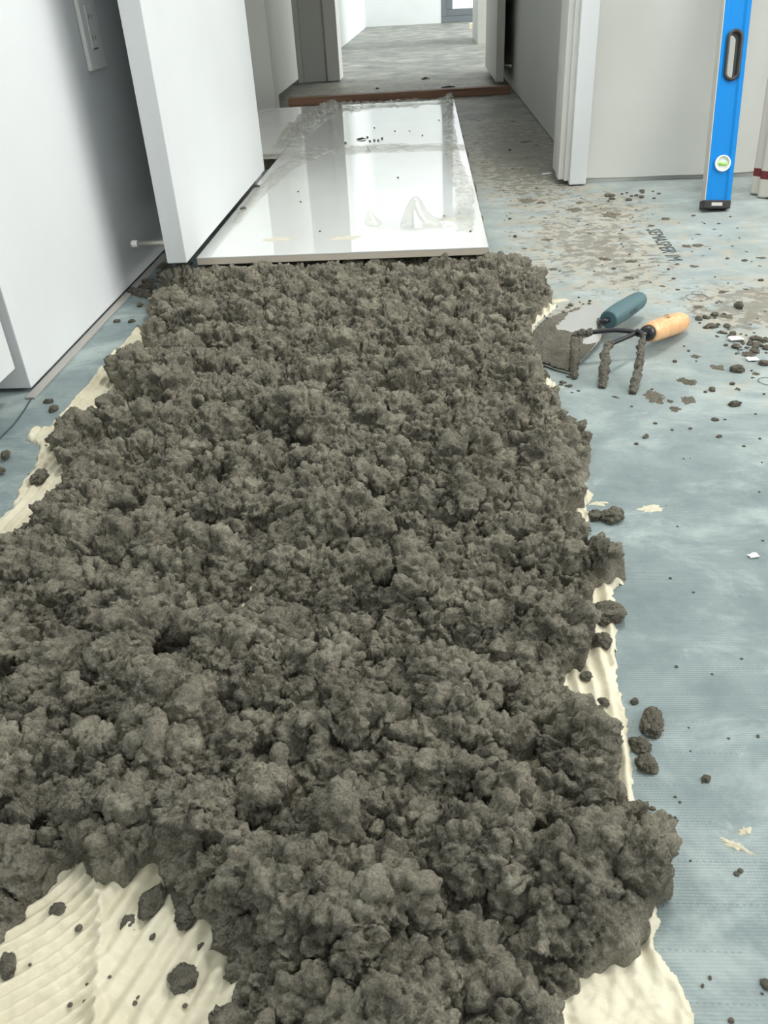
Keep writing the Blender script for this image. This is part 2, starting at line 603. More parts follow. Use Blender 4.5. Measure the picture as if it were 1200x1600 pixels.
# right glazing of the near room: frame and sill
bm = bx(3.2, 3.3, -2.6, 2.62, 0.0, 0.28)
bx(3.2, 3.3, -2.6, 2.62, 2.56, 2.62, 0, 2, bm)
for yy in (-2.55, -1.2, 0.2, 1.4, 2.5):
    bx(3.2, 3.3, yy - 0.04, yy + 0.04, 0.28, 2.56, 0, 2, bm)
structure(obj('window_2', bm, MFRAME))
bm = bx(-0.8, 3.3, -2.6, -2.5, 0.0, 0.28)
bx(-0.8, 0.45, -2.6, -2.5, 0.28, 2.56, 0, 2, bm)
bx(2.0, 3.3, -2.6, -2.5, 0.28, 2.56, 0, 2, bm)
bx(-0.8, 3.3, -2.6, -2.5, 2.56, 2.62, 0, 2, bm)
bx(1.18, 1.26, -2.6, -2.5, 0.28, 2.56, 0, 2, bm)
structure(obj('window_3', bm, MFRAME))
# corridor
structure(obj('wall_right', bx(XR, 0.57, 2.66, 5.85, 0.004, 2.62), MWG))
structure(obj('wall_corridor_left', bx(-1.40, -1.30, 2.62, 4.35, 0.0, 2.62), MW))
structure(obj('wall_corridor_step', bx(-1.30, -0.705, 4.20, 4.32, 0.0, 2.62, 0.003), MWG))
structure(obj('wall_left_middle', bx(-1.40, -0.6214, 2.62, 2.70, 0.0, 2.62), MW))
structure(obj('wall_alcove', bx(-1.5, -1.38, 4.32, 5.8, 0.0, 2.62), MWG))
bm = bx(-1.38, -0.60, 5.75, 5.87, 0.0, 2.62)
structure(obj('wall_corridor_end', bm, MWG))
structure(obj('trim_5', bx(-0.612, -0.535, 5.68, 5.90, 0.004, 2.62, 0.004), MWG))
structure(obj('trim_6', bx(-0.80, -0.765, 5.70, 5.75, 0.0, 2.62, 0.004), MWG))
structure(obj('trim_7', bx(0.385, XR, 5.70, 5.9, 0.0, 2.62, 0.003), MWG))
# unseen walling above the two doorways, added to keep light out of the corridor
structure(obj('wall_light_block', bx(-0.51, 0.446, 2.50, 2.62, 2.32, 2.62), MW))
structure(obj('wall_light_block_far', bx(-0.60, 0.446, 5.75, 5.87, 2.32, 2.62), MW))
# far room
structure(obj('wall_far_left', bx(-0.95, -0.80, 5.87, 12.8, 0.0, 2.62), MW))
structure(obj('wall_far', bx(-0.95, 0.204, 12.67, 12.8, 0.0, 2.62), MW))
structure(obj('wall_far_partition', bx(0.45, 0.56, 8.35, 9.3, 0.0, 2.62), MWG))
structure(obj('wall_far_right', bx(4.1, 4.3, 2.62, 13.2, 0.0, 2.62), MW))
structure(obj('wall_far_front', bx(0.57, 4.1, 5.75, 5.87, 0.0, 2.62), MW))
# far glazed door
bm = bmesh.new()
bx(0.204, 3.9, 12.66, 12.80, 0.0, 0.07, 0.004, 1, bm)
bx(0.204, 3.9, 12.70, 12.78, 0.07, 0.15, 0.006, 1, bm)
bx(0.204, 0.26, 12.66, 12.80, 0.07, 2.62, 0.004, 1, bm)
bx(0.26, 0.35, 12.70, 12.78, 0.15, 2.62, 0.004, 1, bm)
for xx in (1.35, 2.5, 3.7):
    bx(xx, xx + 0.14, 12.68, 12.79, 0.10, 2.62, 0.004, 1, bm)
bx(0.204, 3.9, 12.68, 12.79, 2.5, 2.62, 0.004, 1, bm)
win = structure(obj('window_1', bm, MFRAME))
obj('window_glass', bx(0.33, 3.8, 12.735, 12.742, 0.13, 2.52), MGLASS, win)
# faint building outside, seen through the glass
bo = tag(obj('outdoor_column', bx(1.7, 2.15, 24, 24.5, -3, 9), M('pale_pink_render', (0.75, 0.62, 0.62), 0.9)), 'pale pinkish column outside the far window', 'column')

# doors
d1 = structure(obj('door_1', bx(-0.509, -0.470, 1.577, 2.492, 0.070, 2.30, 0.0012, 1), MDOOR))
d2 = structure(obj('door_2', bx(-0.660, -0.622, 0.17, 1.121, 0.050, 2.30, 0.0012, 1), MDOOR))
d3 = structure(obj('door_3', bx(-0.778, -0.738, 4.33, 5.28, 0.058, 2.30, 0.002, 1), MWG))
d4 = structure(obj('door_4', bx(0.354, 0.395, 4.80, 5.68, 0.040, 2.30, 0.002, 1), MWG))


def door_stop(base, tip, parent, label=None):
    b, e = Vector(base), Vector(tip)
    d = (e - b)
    L = d.length
    d.normalize()
    s = obj('door_stop', tube([b, b + d * 0.006, b + d * 0.016, b + d * (L - 0.014)], [0.0085, 0.0075, 0.005, 0.005], 16), MNICK, parent, True)
    tp = obj('rubber_tip', tube([e - d * 0.014, e - d * 0.012, e - d * 0.002, e], [0.0055, 0.0068, 0.0068, 0.005], 16), MWPL, s, True)
    tp['label'] = 'white rubber tip'
    return s


door_stop((-0.510, 1.607, 0.103), (-0.588, 1.625, 0.098), d1)
door_stop((0.396, 4.86, 0.112), (0.437, 4.83, 0.108), d4)

# outlet plate on the left wall
yo0, yo1, zo0 = 1.678, 1.764, 0.396
ot = thing('wall_outlet', 'white wall outlet plate on the left wall above the skirting gap', 'outlet', (XL, 1.72, zo0))
obj('cover_plate', bx(0.0005, 0.009, yo0 - 1.72, yo1 - 1.72, 0, 0.135, 0.003, 3), MWPL, ot, True)
obj('socket_insert', bx(0.0085, 0.0105, -0.017, 0.017, 0.034, 0.103, 0.0008, 1), MWPL, ot)
for zc in (0.052, 0.085):
    obj('socket_slot', bx(0.0103, 0.0109, -0.008, -0.006, zc - 0.004, zc + 0.004), MBLK, ot)
    obj('socket_slot', bx(0.0103, 0.0109, 0.005, 0.007, zc - 0.004, zc + 0.004), MBLK, ot)
obj('test_button', bx(0.0103, 0.0113, -0.009, 0.009, 0.0335, 0.0355), MBLK, ot)['label'] = 'dark line under the socket'

# membrane seam at the left: a dark cut line and a darker sheet
pts = [G(50, 622), G(44, 632), G(38, 642), G(25, 660), G(12, 674), G(0, 686), G(-20, 706)]
bm = tube([v + Vector((0, 0, 0.0008)) for v in pts], 0.0011, 8, sub=4)
structure(obj('trim_8', bm, MINK, None, True))

# ------------------------------------------------------------------ thin-set bed
thin_px = [(21, 794), (32, 762), (45, 742), (54, 732), (60, 712), (64, 695), (50, 690), (36, 686), (17, 680), (22, 673), (34, 672), (56, 672), (75, 672), (85, 660),
           (113, 630), (140, 597), (167, 563), (190, 542), (203, 527), (207, 520), (223, 511), (245, 500), (330, 480), (600, 470), (800, 470), (840, 476), (868, 478), (862, 488), (838, 505),
           (835, 530), (850, 580), (870, 606), (830, 640), (880, 700), (900, 760), (928, 772), (915, 790), (921, 806), (921, 820), (900, 830),
           (935, 860), (960, 894), (974, 903), (974, 913), (958, 919), (962, 960), (962, 992), (964, 1031), (965, 1067), (976, 1105), (980, 1140), (984, 1180), (990, 1210), (995, 1244), (998, 1274),
           (1010, 1340), (1022, 1390), (1025, 1412), (1034, 1439), (1025, 1456), (1025, 1484), (1040, 1508), (1062, 1532), (1072, 1560), (1077, 1585), (1078, 1600), (1085, 1680),
           (500, 1760), (-200, 1760), (-330, 1500), (-330, 1100), (-100, 860), (-10, 815)]
tp = [G(a, b, 0.001) for a, b in thin_px]
xs = np.arange(-0.56, 0.34, 0.0016)
yv = [0.12]
while yv[-1] < 1.46:
    yv.append(yv[-1] + 0.0013 + 0.0014 * max(0, yv[-1] - 0.25))
ys = np.array(yv)
XX, YY = np.meshgrid(xs, ys)
nr, nc = XX.shape
x, y = XX.ravel(), YY.ravel()
P2 = np.stack([x, y, np.zeros_like(x)], 1)
sd = poly_sd(x.astype(np.float32), y.astype(np.float32), tp) + 0.0022 * fbm(P2 * 90, 11, 3)
wob = 0.004 * fbm(P2 * 9, 21, 3)
ph_main = (x - 0.06 * y + wob) / 0.0125
dirx, diry = 0.34, 0.94
ph_strip = (x * diry - y * dirx + wob * 0.6) / 0.0145
ctr = G(-60, 1250)
rr = np.hypot(x - ctr.x, (y - ctr.y))
ph_sw = (rr + wob * 0.5) / 0.0085
e0, e1 = G(157, 1610), G(150, 1360)
side = (x - e0.x) * (e1.y - e0.y) - (y - e0.y) * (e1.x - e0.x)
side = side / math.hypot(e1.x - e0.x, e1.y - e0.y) + wob
nearleft = (y < 0.50) & (x < 0.0)


def ridge(ph, sharp=1.0):
    s = 0.5 + 0.5 * np.cos(2 * np.pi * ph)
    return s ** sharp


h = 0.0040 * ridge(ph_main, 1.3)
hs = 0.0064 * ridge(ph_strip, 0.8) * (0.65 + 0.35 * np.clip(0.5 + fbm(P2 * 22, 5, 3), 0, 1))
hw = 0.0038 * ridge(ph_sw, 1.0)
hl = np.where(side > 0, hs, hw) + 0.004 * np.exp(-(side / 0.0035) ** 2)
h = np.where(nearleft, hl, h)
smoothr = np.clip((G(900, 1480).y - y) / 0.03, 0, 1) * np.clip((x - 0.06) / 0.02, 0, 1)
h = h * (1 - smoothr) + smoothr * (0.0025 + 0.003 * fbm(P2 * 20, 31, 4))
brk = np.clip(fbm(P2 * 30, 41, 3) * 1.2 + 0.3, 0, 1)
h = h * (1 - 0.15 * brk) + 0.0007 * fbm(P2 * 160, 51, 3)
lip = 0.0022 * np.exp(-((sd - 0.004) / 0.003) ** 2) * (0.6 + 0.8 * vnoise(P2 * 60, 61))
tongue = G(45, 680)
tg = 0.009 * np.exp(-(((x - tongue.x) / 0.035) ** 2 + ((y - tongue.y - 0.0) / 0.012) ** 2))
h = 0.0022 + h + lip + tg * (0.7 + 0.4 * vnoise(P2 * 70, 62))
h = h * np.clip(sd / 0.0035, 0, 1) ** 0.5
PT = np.stack([x, y, np.where(sd > 0, np.maximum(h, 0.0003), -0.001)], 1)
me = grid_mesh('thinset_adhesive', PT, nr, nc, sd > -0.0016)
o = link('thinset_adhesive', me, MTHIN)
tag(o, 'cream thinset adhesive combed into ridges on the blue floor beneath the mortar', 'adhesive', None, 'stuff')

# ------------------------------------------------------------------ the mortar bed
mort_px = [(250, 432), (300, 412), (400, 405), (500, 405), (600, 402), (700, 400), (770, 402), (822, 418), (858, 446), (866, 462), (838, 482), (828, 520), (842, 548), (846, 566), (852, 592), (884, 632), (926, 665), (925, 705), (916, 735), (916, 776), (884, 786),
           (882, 806), (908, 826), (914, 848), (930, 838), (945, 838), (958, 858), (978, 872), (985, 884), (970, 890), (958, 896), (936, 900), (925, 915), (934, 940), (922, 968), (925, 1000), (908, 1022), (884, 1034), (881, 1052), (901, 1060), (924, 1090), (928, 1112), (950, 1124), (969, 1150), (976, 1180), (984, 1225), (986, 1255),
           (1008, 1270), (1030, 1295), (1050, 1330), (1044, 1382), (1021, 1409), (1006, 1457), (976, 1484), (928, 1521), (916, 1551), (897, 1559), (909, 1600), (915, 1700), (330, 1720),
           (325, 1592), (352, 1542), (340, 1492), (330, 1450), (314, 1422), (290, 1436), (262, 1412), (255, 1379), (256, 1337), (240, 1321), (222, 1336), (205, 1350), (185, 1362), (160, 1365), (137, 1371), (125, 1346), (132, 1318), (110, 1338), (83, 1354), (50, 1400), (17, 1433), (0, 1447),
           (-70, 1470), (-300, 1400), (-330, 1000), (-120, 850), (-30, 842), (20, 838), (4, 812), (8, 795), (24, 793), (36, 774), (64, 779), (88, 762), (78, 747), (79, 734), (96, 725), (98, 705), (84, 680), (72, 667), (90, 648), (94, 635), (112, 633), (124, 639), (160, 620), (203, 593), (187, 587),
           (170, 570), (176, 545), (190, 532), (215, 528), (233, 530), (223, 513), (230, 497), (228, 467), (232, 450)]
mp = [G(a, b, 0.034 if (a < 600 and b < 1300) else 0.018) for a, b in mort_px]
xs = np.arange(-0.58, 0.33, 0.00108)
yv = [0.15]
while yv[-1] < 1.735:
    yv.append(yv[-1] + 0.00095 + 0.0006 * max(0, yv[-1] - 0.3))
ys = np.array(yv)
XX, YY = np.meshgrid(xs, ys)
nr, nc = XX.shape
x, y = XX.ravel(), YY.ravel()
P2 = np.stack([x, y, np.zeros_like(x)], 1)


def warp(P, f, a, s_):
    return P + a * np.stack([fbm(P * f, s_, 3), fbm(P * f + 31.7, s_ + 2, 3), 0 * P[:, 0]], 1)


PW = warp(P2, 20, 0.013, 101)
PW2 = warp(P2, 60, 0.0055, 107)
sd = poly_sd(x.astype(np.float32), y.astype(np.float32), mp)
# thin spots where the adhesive shows through
for (a, b, r) in ((812, 1215, 0.006), (835, 1190, 0.005), (626, 1255, 0.005), (412, 1180, 0.005), (866, 1212, 0.006)):
    g = G(a, b, 0.01)
    sd = np.minimum(sd, np.hypot(x - g.x, y - g.y) - r)
sde = sd + 0.006 * fbm(P2 * 34, 105, 4)
edge = np.clip(sde / 0.030, 0, 1)
prof = np.sqrt(np.clip(1 - (1 - edge) ** 2, 0, 1))
low = fbm(P2 * 6.5, 111, 3)
A, ra = worley(PW / 0.056, 121, True)
B, rb = worley(PW2 / 0.027 + 3.3, 131, True)
A = np.clip(1 - A * 1.35, 0, 1)
valley = fbm(P2 * 17 + 7.7, 141, 4)
H = 0.0165 + 0.005 * low + 0.024 * A ** 0.8 * (0.1 + 1.15 * ra) + 0.013 * valley
pit = np.clip((fbm(P2 * 22 + 3.1, 143, 3) - 0.36) / 0.25, 0, 1)
H -= 0.020 * pit
# the lump row shoved up at the near right and the pressed slabs
for (a, b, r, hh) in ((960, 1340, 0.042, 0.018), (900, 1230, 0.035, 0.012), (860, 690, 0.04, 0.014), (855, 610, 0.03, 0.010), (650, 590, 0.03, 0.012), (690, 1040, 0.035, 0.010), (430, 640, 0.05, 0.010), (300, 1250, 0.05, 0.008)):
    g = G(a, b, 0.03)
    H += hh * np.exp(-((x - g.x) ** 2 + (y - g.y) ** 2) / r ** 2)
H = np.maximum(H, 0.006 + 0.003 * valley)
# keep clear below the tile and the door
toTile = np.clip((1.675 - y) / 0.09, 0, 1)
H = np.where(y > 1.585, np.minimum(H, 0.021 + 0.005 * valley + 0.03 * toTile), H)
z = H * prof
z = np.where(sde > 0, z, -0.003)
P = np.stack([x, y, z], 1)


def box_blur(P, k):
    g = P.reshape(nr, nc, 3)
    for ax_ in (0, 1):
        pad = [(0, 0)] * 3
        pad[ax_] = (k + 1, k)
        c = np.cumsum(np.pad(g, pad, mode='edge'), axis=ax_)
        n_ = g.shape[ax_]
        g = (np.take(c, range(2 * k + 1, 2 * k + 1 + n_), axis=ax_) - np.take(c, range(0, n_), axis=ax_)) / (2 * k + 1)
    return g.reshape(-1, 3)


def push(P, amp, k, mask=1.0):
    """displace along the normals of the surface smoothed over k cells"""
    N = grid_normals(box_blur(P, k) if k else P, nr, nc)
    return P + N * (amp * mask)[:, None]


P = np.where((sde > 0.004)[:, None], 0.15 * P + 0.85 * box_blur(box_blur(P, 4), 3), P)
live = np.clip(sde / 0.009, 0, 1)
slab = np.zeros_like(x)
for (a, b, r) in ((878, 690, 0.032), (860, 620, 0.025), (640, 605, 0.022), (980, 1400, 0.03)):
    g = G(a, b, 0.04)
    slab = np.maximum(slab, np.clip(1.6 - np.hypot(x - g.x, y - g.y) / r, 0, 1))
sl = 1 - 0.6 * slab
W3 = np.stack([fbm(P * 60, 151, 3), fbm(P * 60 + 9.3, 152, 3), fbm(P * 60 + 17.1, 153, 3)], 1)
for (cell, amp, k, wf, sd_) in ((0.027, 0.0205, 15, 0.30, 131), (0.0140, 0.0105, 7, 0.40, 153), (0.0074, 0.0056, 4, 0.45, 163)):
    dd_, rv = worley(P / cell + wf * W3, sd_)
    P = push(P, amp * (np.clip(1 - 1.35 * dd_, -0.35, 1) - 0.40) * (0.15 + 1.35 * rv), k, live * (sl if cell < 0.02 else 0.5 + 0.5 * sl))
rough = np.clip(0.75 + 0.5 * fbm(P2 * 40, 191, 2), 0.3, 1.3)
dd_, rv = worley(P / 0.0040 + 0.2 * W3, 173)
P = push(P, 0.0034 * (np.clip(1 - 1.35 * dd_, -0.35, 1) - 0.35) * (0.15 + 1.4 * rv) * rough, 2, live)
P = push(P, 0.0013 * vnoise(P * 560, 183) * rough, 1, live)
PB = box_blur(P, 2)
band = np.clip(1 - np.abs(sde - 0.001) / 0.006, 0, 1)[:, None]
P = P * (1 - 0.8 * band) + PB * 0.8 * band
P[:, 2] = np.maximum(P[:, 2], np.where(sde > 0.003, 0.0052, -0.003))
P[:, 2] = np.where(P[:, 1] > 1.66, np.minimum(P[:, 2], 0.0335), P[:, 2])
P[:, 2] = np.where((P[:, 0] < -0.46) & (P[:, 1] > 1.56), np.minimum(P[:, 2], 0.066), P[:, 2])
me = grid_mesh('mortar_bed', P, nr, nc, sde > -0.001)
mb = link('mortar_bed', me, MMORT)
tag(mb, 'thick rough bed of clumpy wet grey mortar spread along the floor', 'mortar', None, 'stuff')

# bed squeezed out under the tiles
bm = bmesh.new()
xs2 = np.linspace(-0.475, 0.128, 60)
for (x0, x1, y0, y1) in ((-0.478, 0.124, 1.74, 4.06), (-1.05, -0.478, 2.90, 4.05)):
    bx(x0, x1, y0, y1, 0.0005, 0.0340, 0.004, 1, bm)
bmesh.ops.subdivide_edges(bm, edges=[e for e in bm.edges if e.calc_length() > 0.2], cuts=60, use_grid_fill=True)
for v in bm.verts:
    k = mnoise.noise(v.co * 60) * 0.005 + mnoise.noise(v.co * 14) * 0.007
    v.co.x += k
    v.co.y += k
ub = obj('packed_mortar', bm, MMORT, None, True)
tag(ub, 'flat mortar packed beneath the white floor tiles', 'mortar', None, 'stuff')

# ------------------------------------------------------------------ tiles
TX, TY = -0.4816, 1.6818


def tile(x0, y0, w, l, label):
    root = thing('floor_tile', label, 'tile', (x0 + w / 2, y0 + l / 2, 0.0350), 'large glossy floor tiles')
    g = 0.0008
    obj('glazed_face', bx(-w / 2 + g, w / 2 - g, -l / 2 + g, l / 2 - g, 0.0124, 0.0154, 0.0009, 2), MTILE, root)
    e = obj('tile_body', bx(-w / 2 + g + 0.0004, w / 2 - g - 0.0004, -l / 2 + g + 0.0004, l / 2 - g - 0.0004, 0.0, 0.0126, 0.0004, 1), MTEDGE, root)
    e['label'] = 'cream unglazed body'
    return root


ta = tile(TX, TY, 0.6, 1.2, 'large glossy white floor tile nearest the mortar, its front edge overhanging it')
tb = tile(TX, TY + 1.2, 0.6, 1.2, 'glossy white floor tile behind the front one, ending at the brown timber')
tc_ = tile(TX - 0.6, TY + 1.2, 0.6, 1.2, 'glossy white floor tile partly hidden behind the open white door')
del ta['group'], tb['group'], tc_['group']
# grout-coloured crust on the front tile
def crust(name, px, rx, ry, z, mat, seed, label, cat, hgt=0.0015, group=None):
    g = G(px[0], px[1], z)
    bm = bmesh.new()
    bmesh.ops.create_uvsphere(bm, u_segments=28, v_segments=10, radius=1)
    for v in bm.verts:
        n = mnoise.noise(Vector((v.co.x * 1.6 + seed, v.co.y * 1.6, seed))) * 0.5 + mnoise.noise(Vector((v.co.x * 5 + seed, v.co.y * 5, seed))) * 0.25
        v.co.x *= rx * (1 + n)
        v.co.y *= ry * (1 + n)
        v.co.z = max(v.co.z, -0.1) * hgt * (1 + 1.3 * n)
    o = obj(name, bm, mat, None, True)
    o.location = g
    tag(o, label, cat, group)
    return o


MCRUST = mat_mortar('sandy_crust', 1.0, (0.50, 0.45, 0.36), (0.30, 0.26, 0.19))
# ------------------------------------------------------------------ clear film
def film(label, cpts, widths, amp, z, seed, n=90, m=22, mat=MFILM):
    """crumpled strip of film following a centre line"""
    P = [Vector((a, b, 0)) for a, b in cpts]
    L = [0]
    for i in range(1, len(P)):
        L.append(L[-1] + (P[i] - P[i - 1]).length)
    V, nn = [], n
    for i in range(nn):
        s = L[-1] * i / (nn - 1)
        k = max(j for j in range(len(L) - 1) if L[j] <= s + 1e-9)
        u = (s - L[k]) / (L[k + 1] - L[k])
        c = P[k].lerp(P[k + 1], u)
        d = (P[k + 1] - P[k]).normalized()
        nrm = Vector((-d.y, d.x, 0))
        wd = widths[k] * (1 - u) + widths[k + 1] * u
        for j in range(m):
            v = j / (m - 1) * 2 - 1
            ed = 1 + 0.35 * mnoise.noise(Vector((s * 22, 7 if v > 0 else -7, seed))) + 0.22 * mnoise.noise(Vector((s * 80, 3 if v > 0 else -3, seed)))
            q = c + nrm * (v * wd * ed) + d * 0.012 * mnoise.noise(Vector((s * 40, v * 3, seed)))
            fold = abs(mnoise.noise(Vector((q.x * 28, q.y * 28, seed)))) + 0.6 * abs(mnoise.noise(Vector((q.x * 75, q.y * 75, seed + 5)))) + 0.3 * abs(mnoise.noise(Vector((q.x * 190, q.y * 190, seed + 9))))
            a = amp[k] * (1 - u) + amp[k + 1] * u
            V.append((q.x, q.y, z + 0.0006 + a * fold * (0.35 + 0.65 * (1 - v * v))))
    V = np.array(V, np.float32)
    me = grid_mesh('film_strip', V, nn, m, np.ones(len(V), bool))
    o = link('film_strip', me, mat)
    tag(o, label, 'plastic film')
    return o


zt = 0.0506
film('crumpled clear film band lying across the seam between the two middle tiles', [(-0.60, 2.80), (-0.40, 2.86), (-0.2, 2.90), (0.0, 2.87), (0.117, 2.84)], [0.06, 0.075, 0.07, 0.055, 0.05], [0.010, 0.012, 0.012, 0.010, 0.008], zt, 1.3, 110, 22)
film('crumpled clear film strip running along the right edge of the tiles', [(0.075, 1.80), (0.088, 2.2), (0.072, 2.7), (0.078, 3.3), (0.085, 4.1)], [0.018, 0.024, 0.022, 0.020, 0.032], [0.008, 0.016, 0.016, 0.016, 0.03], zt, 4.7, 190, 14)
film('rumpled clear film hanging over the far edge of the tiles', [(-0.46, 4.00), (-0.2, 4.03), (0.02, 4.03), (0.11, 4.03)], [0.07, 0.045, 0.03, 0.05], [0.040, 0.022, 0.018, 0.05], zt, 9.1, 110, 18)
film('shiny crinkled clear film heaped diagonally over the left tile joint', [(-0.47, 2.95), (-0.49, 3.3), (-0.47, 3.7), (-0.42, 4.0)], [0.05, 0.05, 0.05, 0.06], [0.012, 0.04, 0.045, 0.04], zt, 14.2, 130, 22)
film('flat clear film stuck along the left edge of the front tile', [(-0.455, 1.95), (-0.45, 2.3), (-0.43, 2.6), (-0.38, 2.80)], [0.010, 0.018, 0.03, 0.045], [0.003, 0.006, 0.008, 0.010], zt, 18.2, 110, 14)


def film_flap(label, base, right, up, pts, seed):
    """upright curled flap of film; pts are (across, height)"""
    bm = bmesh.new()
    rows = []
    n = 26
    for i in range(len(pts)):
        row = []
        for k in range(9):
            v = k / 8
            a, hgt, thk = pts[i]
            q = Vector(base) + Vector(right) * a + Vector(up) * (thk * (v - 0.5) * 2)
            zz = hgt * math.sin(PI * v) ** 0.6 * 1.0
            q.z = zt + 0.0008 + zz + 0.012 * min(1, hgt / 0.02) * abs(mnoise.noise(Vector((q.x * 70, q.y * 50, seed)))) + 0.005 * abs(mnoise.noise(Vector((q.x * 190, q.y * 160, seed))))
            q.x += 0.006 * mnoise.noise(Vector((q.x * 50, q.y * 50, seed + 3)))
            row.append(bm.verts.new(q))
        rows.append(row)
    for i in range(len(rows) - 1):
        for k in range(8):
            bm.faces.new((rows[i][k], rows[i][k + 1], rows[i + 1][k + 1], rows[i + 1][k]))
    o = obj('film_flap', bm, MFILM, None, True)
    o.modifiers.new('s', 'SUBSURF').render_levels = 1
    tag(o, label, 'plastic film')
    return o


g = G(650, 355, zt)
film_flap('tall peaked flap of clear film standing on the front tile', g, (1, 0.1, 0), (0.2, 1, 0),
          [(-0.034, 0.006, 0.01), (-0.024, 0.030, 0.02), (-0.012, 0.055, 0.028), (0.0, 0.066, 0.03), (0.012, 0.052, 0.03), (0.022, 0.032, 0.03), (0.035, 0.015, 0.03), (0.05, 0.010, 0.03), (0.064, 0.018, 0.03), (0.075, 0.012, 0.02), (0.085, 0.003, 0.01)], 2.2)
g = G(578, 352, zt)
film_flap('low curled flap of clear film left of the peaked one', g, (1, 0.0, 0), (0, 1, 0),
          [(-0.012, 0.004, 0.01), (-0.006, 0.020, 0.02), (0.0, 0.026, 0.022), (0.008, 0.022, 0.022), (0.015, 0.012, 0.02), (0.03, 0.003, 0.01)], 5.2)

# ------------------------------------------------------------------ brown timber across the corridor
a0, a1 = G(450, 160, 0.02), G(797, 140, 0.02)
d = (a1 - a0)
wroot = obj('timber_batten', bx(-d.length / 2, d.length / 2, -0.03, 0.03, 0.0, 0.036, 0.002, 2), MWOOD)
wroot.location = ((a0.x + a1.x) / 2, (a0.y + a1.y) / 2 + 0.03, 0.0005)
wroot.rotation_euler = (0, 0, math.atan2(d.y, d.x))
tag(wroot, 'brown timber batten lying across the corridor behind the tiles', 'timber')
g = G(742, 45, 0)
tag(obj('wood_offcut', bx(g.x - 0.07, g.x + 0.35, g.y - 0.06, g.y + 0.06, 0.0005, 0.06, 0.003, 1), M('pale_pine', (0.62, 0.57, 0.46), 0.7)), 'pale board offcut on the far room floor by the window', 'board')


# ------------------------------------------------------------------ spirit level
lv = thing('spirit_level', 'tall blue box spirit level leaning against the white wall on the right', 'level', (0.694, 2.108, 0.004))
th = math.atan(0.325)
xa = 0.052
lv.rotation_euler = (-th, xa, math.radians(2.0))
prof_pts = [(-0.030, -0.0135), (-0.0235, -0.0135), (-0.0195, -0.0100), (0.0150, -0.0100), (0.0205, -0.0135), (0.030, -0.0135),
            (0.030, 0.0135), (0.0205, 0.0135), (0.0150, 0.0100), (-0.0195, 0.0100), (-0.0235, 0.0135), (-0.030, 0.0135)]
bm = bmesh.new()
lo = [bm.verts.new((a, b, 0.014)) for a, b in prof_pts]
hi = [bm.verts.new((a, b, 1.186)) for a, b in prof_pts]
n = len(lo)
for k in range(n):
    bm.faces.new((lo[k], lo[(k + 1) % n], hi[(k + 1) % n], hi[k]))
bm.faces.new(lo[::-1])
bm.faces.new(hi)


def stadium(cx, cz, rx, half, seg=14):
    pts = []
    for k in range(seg + 1):
        a = PI * k / seg
        pts.append((cx + rx * math.cos(a), cz + half + rx * math.sin(a)))
    for k in range(seg + 1):
        a = PI + PI * k / seg
        pts.append((cx + rx * math.cos(a), cz - half + rx * math.sin(a)))
    return pts


body = obj('aluminium_body', bm, MBLUE, lv)


def cut(target, pts):
    bmc = bmesh.new()
    a = [bmc.verts.new((p[0], -0.05, p[1])) for p in pts]
    b = [bmc.verts.new((p[0], 0.05, p[1])) for p in pts]
    k = len(a)
    for i in range(k):
        bmc.faces.new((a[i], a[(i + 1) % k], b[(i + 1) % k], b[i]))
    bmc.faces.new(a[::-1])
    bmc.faces.new(b)
    co = obj('cutter', bmc, None, target.parent)
    md = target.modifiers.new('b', 'BOOLEAN')
    md.object = co
    md.operation = 'DIFFERENCE'
    md.solver = 'EXACT'
    dg = bpy.context.evaluated_depsgraph_get()
    me = bpy.data.meshes.new_from_object(target.evaluated_get(dg))
    target.modifiers.clear()
    old = target.data
    target.data = me
    bpy.data.meshes.remove(old)
    cm = co.data
    bpy.data.objects.remove(co)
    bpy.data.meshes.remove(cm)


HC, HH = 0.335, 0.036
cut(body, stadium(0.001, HC, 0.0170, HH))


def ring(pts_o, pts_i, y0, y1):
    bm = bmesh.new()
    k = len(pts_o)
    R_ = []
    for pts, yy in ((pts_o, y0), (pts_i, y0), (pts_i, y1), (pts_o, y1)):
        R_.append([bm.verts.new((p[0], yy, p[1])) for p in pts])
    for q in range(4):
        A_, B_ = R_[q], R_[(q + 1) % 4]
        for i in range(k):
            bm.faces.new((A_[i], A_[(i + 1) % k], B_[(i + 1) % k], B_[i]))
    return bm


gr = obj('hand_grip', ring(stadium(0.001, HC, 0.0185, HH), stadium(0.001, HC, 0.0118, HH), -0.0145, 0.0145), MBLK, lv, True)
gr['label'] = 'black rubber rim of the hand hole'
obj('hand_grip', ring(stadium(0.001, 0.88, 0.0185, HH), stadium(0.001, 0.88, 0.0118, HH), -0.0145, 0.0145), MBLK, lv, True)
ed = obj('measuring_edge', bx(-0.0322, -0.0300, -0.0133, 0.0133, 0.014, 1.186, 0.0003, 1), MSILV, lv)
ed['label'] = 'bare aluminium edge strip'
obj('end_cap', bx(-0.0345, 0.0315, -0.0155, 0.0155, 0.0, 0.020, 0.003, 2), MBLK, lv)['label'] = 'black bottom end cap'
obj('end_cap', bx(-0.0345, 0.0315, -0.0155, 0.0155, 1.18, 1.20, 0.003, 2), MBLK, lv)
obj('cap_slot', bx(-0.016, 0.010, -0.0166, -0.0150, 0.006, 0.014, 0.0007, 2), MSILV, lv)


